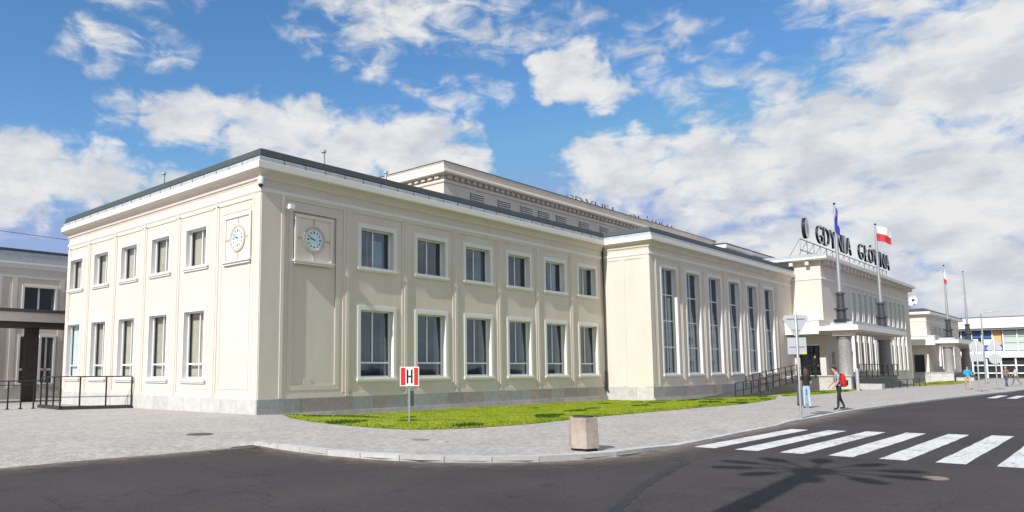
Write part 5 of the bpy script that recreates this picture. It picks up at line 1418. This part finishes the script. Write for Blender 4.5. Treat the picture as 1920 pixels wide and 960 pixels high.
def person(loc, rz, H, label, top, legs, hair, shoe='shoe_dark', stride=0.0, arms=((0, 0), (0, 0)), lean=0.0, sleeve='short', hairlong=False, pack=None, build=1.0, headtilt=0.0, headturn=0.0, bag=None):
    """local: faces +y, x to its right. arms: (forward angle of upper arm, elbow bend) for left, right"""
    root = tag(empty('person', loc, rz), label, 'person')
    s = H / 1.75; b = build
    V = []; Ed = []; Rd = []
    def add(p, r, par=None):
        y = p[1] + lean * max(0, p[2] - .92)
        V.append((p[0] * s, y * s, p[2] * s)); Rd.append(r * s if not isinstance(r, tuple) else (r[0] * s, r[1] * s))
        if par is not None: Ed.append((par, len(V) - 1))
        return len(V) - 1
    pel = add((0, 0, .95), (.150 * b, .110 * b))
    wst = add((0, 0, 1.10), (.140 * b, .105 * b), pel)
    che = add((0, .01, 1.30), (.165 * b, .118 * b), wst)
    sho = add((0, 0, 1.42), (.120 * b, .085 * b), che)
    nek = add((0, .005, 1.50), .056, sho)
    hx, hy = .0, .02 + headtilt
    he0 = add((hx, hy, 1.575), (.066, .080), nek)
    he1 = add((hx, hy + .005, 1.655), (.078, .096), he0)
    he2 = add((hx, hy - .005, 1.715), (.060, .070), he1)
    hands = []
    for side, (fa, eb) in zip((-1, 1), arms):
        sh = add((side * .175 * b, 0, 1.415), .062 * b, sho)
        a = fa; el_ = (side * (.205 * b + .02), math.sin(a) * .28, 1.415 - math.cos(a) * .28)
        e = add(el_, .046 * b, sh)
        a2 = fa + eb; wr_ = (el_[0] - side * .01 * (1 + 3 * eb), el_[1] + math.sin(a2) * .25, el_[2] - math.cos(a2) * .25)
        w = add(wr_, .030, e)
        pa_ = (wr_[0], wr_[1] + math.sin(a2) * .07, wr_[2] - math.cos(a2) * .07)
        add(pa_, (.022, .036), w); hands.append((pa_, a2, side))
    for side, st2 in ((-1, stride), (1, -stride)):
        hp = add((side * .088 * b, 0, .90), .088 * b, pel)
        kn = add((side * .095 * b, math.sin(st2) * .44 + .01, .91 - math.cos(st2) * .43), .060 * b, hp)
        bk_ = st2 - (.25 if st2 < 0 else .03) * (1 if stride else 0) - .02
        fy = V[kn][1] / s - lean * 0; an_z = V[kn][2] / s - math.cos(bk_) * .40
        an = add((side * .098 * b, fy + math.sin(bk_) * .40, max(an_z, .085)), .043, kn)
        az_ = V[an][2] / s
        ft = add((side * .105 * b, V[an][1] / s + .10, max(.045, az_ - .045)), (.040, .038), an)
        add((side * .110 * b, V[an][1] / s + .18, max(.035, az_ - .05)), (.036, .026), ft)
    # fingers: five tapered bent tubes per hand, merged into the body mesh
    extra = []
    for (p, a2, side) in hands:
        d = Vector((0, math.sin(a2), -math.cos(a2))); nrm = Vector((-side, 0, 0)); wd = d.cross(nrm)
        yo = lean * max(0, p[2] - .92)
        for k, (o_, L_) in enumerate(((-.028, .062), (-.010, .072), (.009, .068), (.026, .054), (-.034, .05))):
            st0 = Vector((p[0], p[1] + yo, p[2])) + wd * o_ + d * (.012 if k < 4 else -.035)
            dd = d if k < 4 else (d * .75 + wd * -.55 + nrm * .3).normalized()
            m1 = st0 + dd * L_ * .55 + nrm * .006; m2 = m1 + (dd * .8 + nrm * .5).normalized() * L_ * .45
            t_ = MB(); t_.tube([st0 * s, m1 * s, m2 * s], [.0095 * s, .0085 * s, .006 * s], 6); extra.append((t_.v, t_.f))
    # nose and ears
    t_ = MB(); hz = 1.645; fy0 = hy + .095 + lean * .72
    t_.v = [((-.012) * s, (fy0 - .008) * s, (hz + .03) * s), (.012 * s, (fy0 - .008) * s, (hz + .03) * s), (.016 * s, (fy0 - .012) * s, (hz - .022) * s), (-.016 * s, (fy0 - .012) * s, (hz - .022) * s), (0, (fy0 + .016) * s, (hz - .018) * s)]
    t_.f = [(0, 1, 4), (1, 2, 4), (2, 3, 4), (3, 0, 4)]; extra.append((t_.v, t_.f))
    for side in (-1, 1):
        t_ = MB(); t_.tube([(side * .070 * s, (fy0 - .10) * s, (hz - .03) * s), (side * .088 * s, (fy0 - .105) * s, hz * s), (side * .078 * s, (fy0 - .10) * s, (hz + .03) * s)], [.008 * s, .013 * s, .008 * s], 6); extra.append((t_.v, t_.f))
    sl = 1.22 if sleeve == 'short' else .4
    def classify(c):
        z = c.z / s; x = abs(c.x) / s
        arm = x > .158 * b and z > .55 and z < 1.45 and not (x < .2 * b and z > 1.33)
        if z > 1.495: return 2
        if z < .085: return 3
        if arm:
            # along the arm
            if sleeve == 'short': return 0 if z > sl else 2
            return 0 if (z > .86 or True) and not hand_near(c) else 2
        if hand_near(c): return 2
        return 0 if z > .985 else 1
    def hand_near(c):
        for (p, a2, side) in hands:
            if (Vector((p[0] * s, (p[1] + lean * max(0, p[2] - .92)) * s, p[2] * s)) - c).length < .085 * s: return True
        return False
    body = skin_body('body', V, Ed, Rd, 0, root, [top, legs, 'skin', shoe], classify, extra)
    # eyes and mouth
    f_ = MB()
    for sx_ in (-.03, .03): f_.lathe([(.001, -.008 * s), (.009 * s, 0), (.001, .008 * s)], 8, (sx_ * s, (fy0 - .012) * s, (hz + .02) * s))
    f_.box(-.024 * s, .024 * s, (fy0 - .022) * s, (fy0 - .008) * s, (hz - .052) * s, (hz - .046) * s); f_.build('facial_features', 'hair_dark', root)
    # hair: cap over the skull
    hm = MB(); cx_, cy_, cz_ = 0, (hy - .012 + lean * .74) * s, 1.675 * s; n = 16; rg = []
    for j in range(8):
        th = PI * .5 - (PI * (.62 if not hairlong else .60)) * j / 7
        rg.append([])
        for q in range(n):
            ph = 2 * PI * q / n
            front = max(0, math.sin(ph))
            tt_ = th + (.95 * front * (j / 7) if j > 2 else 0)
            rg[-1].append((cx_ + .094 * s * math.cos(tt_) * math.cos(ph), cy_ + .110 * s * math.cos(tt_) * math.sin(ph), cz_ + .098 * s * math.sin(tt_)))
    for A_, B2_ in zip(rg, rg[1:]):
        for q in range(n): hm.quad(A_[q], A_[(q + 1) % n], B2_[(q + 1) % n], B2_[q])
    if hairlong:
        hm.tube([(0, cy_ - .075 * s, 1.68 * s), (0, cy_ - .095 * s, 1.58 * s), (0, cy_ - .085 * s, 1.46 * s), (0, cy_ - .075 * s, 1.38 * s)], [.075 * s, .085 * s, .075 * s, .03 * s], 12)
    hm.build('hair', hair, root, smooth=True)
    if pack:
        pk = MB(); prof = [(.03, .92), (.13, .94), (.155, 1.05), (.16, 1.25), (.14, 1.42), (.06, 1.48)]
        n = 16; rg = []
        for r_, z in prof:
            rg.append([(r_ * (1.0 if abs(math.cos(2 * PI * q / n)) < .8 else .95) * math.cos(2 * PI * q / n) * s * 1.05, (-.20 + lean * (z - .92) + r_ * .72 * math.sin(2 * PI * q / n)) * s, z * s) for q in range(n)])
        for A_, B2_ in zip(rg, rg[1:]):
            for q in range(n): pk.quad(A_[q], A_[(q + 1) % n], B2_[(q + 1) % n], B2_[q])
        pk.quad(*rg[0]); pk.quad(*rg[-1])
        p_ = pk.build('backpack', pack, root, smooth=True)
        q_ = MB(); q_.box(-.10 * s, .10 * s, -.335 * s, -.24 * s, .98 * s, 1.18 * s); q_.box(-.12 * s, .12 * s, -.345 * s, -.24 * s, 1.19 * s, 1.215 * s); q_.build('pocket', 'cloth_black', p_)
        for sx_ in (-.10, .10):
            q_ = MB(); q_.tube([(sx_ * s, -.10 * s, 1.44 * s), (sx_ * s, .02 * s, 1.47 * s), (sx_ * s, .125 * s, 1.36 * s), (sx_ * 1.2 * s, .10 * s, 1.15 * s), (sx_ * 1.4 * s, -.08 * s, 1.0 * s)], .022 * s, 6); q_.build('strap', 'cloth_black', p_)
    return root
def look(dx, dy): return math.atan2(-dx, dy)       # heading for local +y
person((18.3, -14.45, -.01), look(.9, .5), 1.70, 'person with brown hair in black top and light blue jeans near the entrance', 'cloth_black', 'jeans_light', 'hair_brown', hairlong=True, arms=((.1, .2), (.15, .5)), stride=.06, sleeve='short', build=.95)
person((17.85, -15.85, -.01), look(-.55, .8), 1.78, 'person with red backpack, checked shirt and dark trousers on the pavement', 'shirt_plaid', 'trousers_dark', 'hair_dark', arms=((.25, .45), (.3, .5)), stride=.14, sleeve='short', pack='backpack_red', lean=.12, headtilt=.05)
person((54.7, -15.3, 0), look(-.8, -.5), 1.78, 'person in bright blue jacket and beige trousers walking on the far pavement', 'jacket_blue', 'trousers_beige', 'hair_brown', arms=((.2, 1.2), (.3, 1.3)), stride=.22, sleeve='long', build=1.15)
person((65.5, -16.6, 0), look(.6, -.3), 1.74, 'person with grey hair, brown shirt and blue jeans at the far right', 'shirt_brown', 'jeans_blue', 'hair_grey', arms=((-.15, .15), (.2, .2)), stride=.3, sleeve='short', build=1.05)
person((69.5, -16.9, 0), look(.3, .9), 1.66, 'person in pale shirt walking beside the brown-shirted one', 'shirt_pale', 'cloth_grey', 'hair_brown', arms=((.3, .3), (-.2, .2)), stride=.36, sleeve='short')
person((51.7, -5.2, 1.06), look(-.5, -.8), 1.72, 'person in dark clothes standing in the shaded doorway under the canopy', 'cloth_black', 'trousers_dark', 'hair_dark', arms=((.1, .2), (.15, .3)), sleeve='long')
# upright travel bag behind the woman
tb = tag(empty('travel_bag', (20.2, -13.6, 0), R(30)), 'tall dark grey travel bag standing beside the person in jeans', 'bag')
mb = MB(); mb.prism([(-.17, -.12), (.17, -.12), (.19, 0), (.17, .12), (-.17, .12), (-.19, 0)], .06, .98, [(-.15, -.10), (.15, -.10), (.17, 0), (.15, .10), (-.15, .10), (-.17, 0)]); b0 = mb.build('case', 'bag_grey', tb); bv = b0.modifiers.new('bevel', 'BEVEL'); bv.width = .03; bv.segments = 2
mb = MB(); mb.tube([(-.10, .10, .95), (-.10, .10, 1.18), (.10, .10, 1.18), (.10, .10, .95)], .012, 6); mb.build('handle', 'black_metal', tb)
mb = MB(); mb.box(-.12, .12, -.16, -.11, .20, .62); mb.build('pocket', 'cloth_black', tb)
for sx_ in (-.13, .13):
    mb = MB(); mb.tube([(sx_ - .02, .08, .05), (sx_ + .02, .08, .05)], .05, 10); mb.build('wheel', 'rubber', tb)

# ------------------------------------------------------------------ bicycles at the ramp
def bicycle(loc, rz, label):
    root = tag(empty('bicycle', loc, rz), label, 'bicycle', 'bicycles parked at the ramp')
    for wx in (-.52, .52):
        n = 24; mb = MB(); pts = [(wx + .34 * math.cos(2 * PI * q / n), 0, .35 + .34 * math.sin(2 * PI * q / n)) for q in range(n + 1)]
        mb.tube(pts, .018, 6); wh = mb.build('wheel', 'rubber', root)
        mb = MB()
        for q in range(8): a = 2 * PI * q / 8; mb.tube([(wx, 0, .35), (wx + .33 * math.cos(a), 0, .35 + .33 * math.sin(a))], .004, 4)
        mb.build('spokes', 'galvanised', wh)
    mb = MB(); A_, B2_, C_, D_, E_ = (-.52, 0, .35), (-.08, 0, .32), (-.2, 0, .86), (.36, 0, .90), (.52, 0, .35)
    for p, q in ((A_, B2_), (A_, C_), (B2_, C_), (C_, D_), (B2_, (.38, 0, .80)), (D_, E_)): mb.tube([p, q], .018, 8)
    mb.build('frame', 'black_metal', root)
    mb = MB(); mb.tube([C_, (-.23, 0, .96)], .014, 6); mb.prism([(-.36, -.07), (-.36, .07), (-.2, .05), (-.08, .02), (-.08, -.02), (-.2, -.05)], .96, 1.01); mb.build('saddle', 'rubber', root)
    mb = MB(); mb.tube([D_, (.34, 0, 1.02)], .014, 6); mb.tube([(.26, -.28, 1.04), (.36, -.1, 1.03), (.36, .1, 1.03), (.26, .28, 1.04)], .013, 6); mb.build('handlebar', 'galvanised_dark', root)
    mb = MB(); mb.tube([(-.08, -.06, .32), (-.02, -.08, .16)], .012, 6); mb.tube([(-.08, .06, .32), (-.14, .08, .48)], .012, 6); mb.lathe([(.09, -.01), (.09, .01)], 14, (-.08, 0, .32)); mb.build('crank', 'galvanised_dark', root)
for k, (x, y, a) in enumerate(((32.6, -7.4, 20), (33.4, -7.6, 28))):
    bicycle((x, y, zt(x, y) + .01), R(a), ['black bicycle nearest the ramp foot, left of the pair', 'black bicycle at the ramp foot, right of the pair'][k])
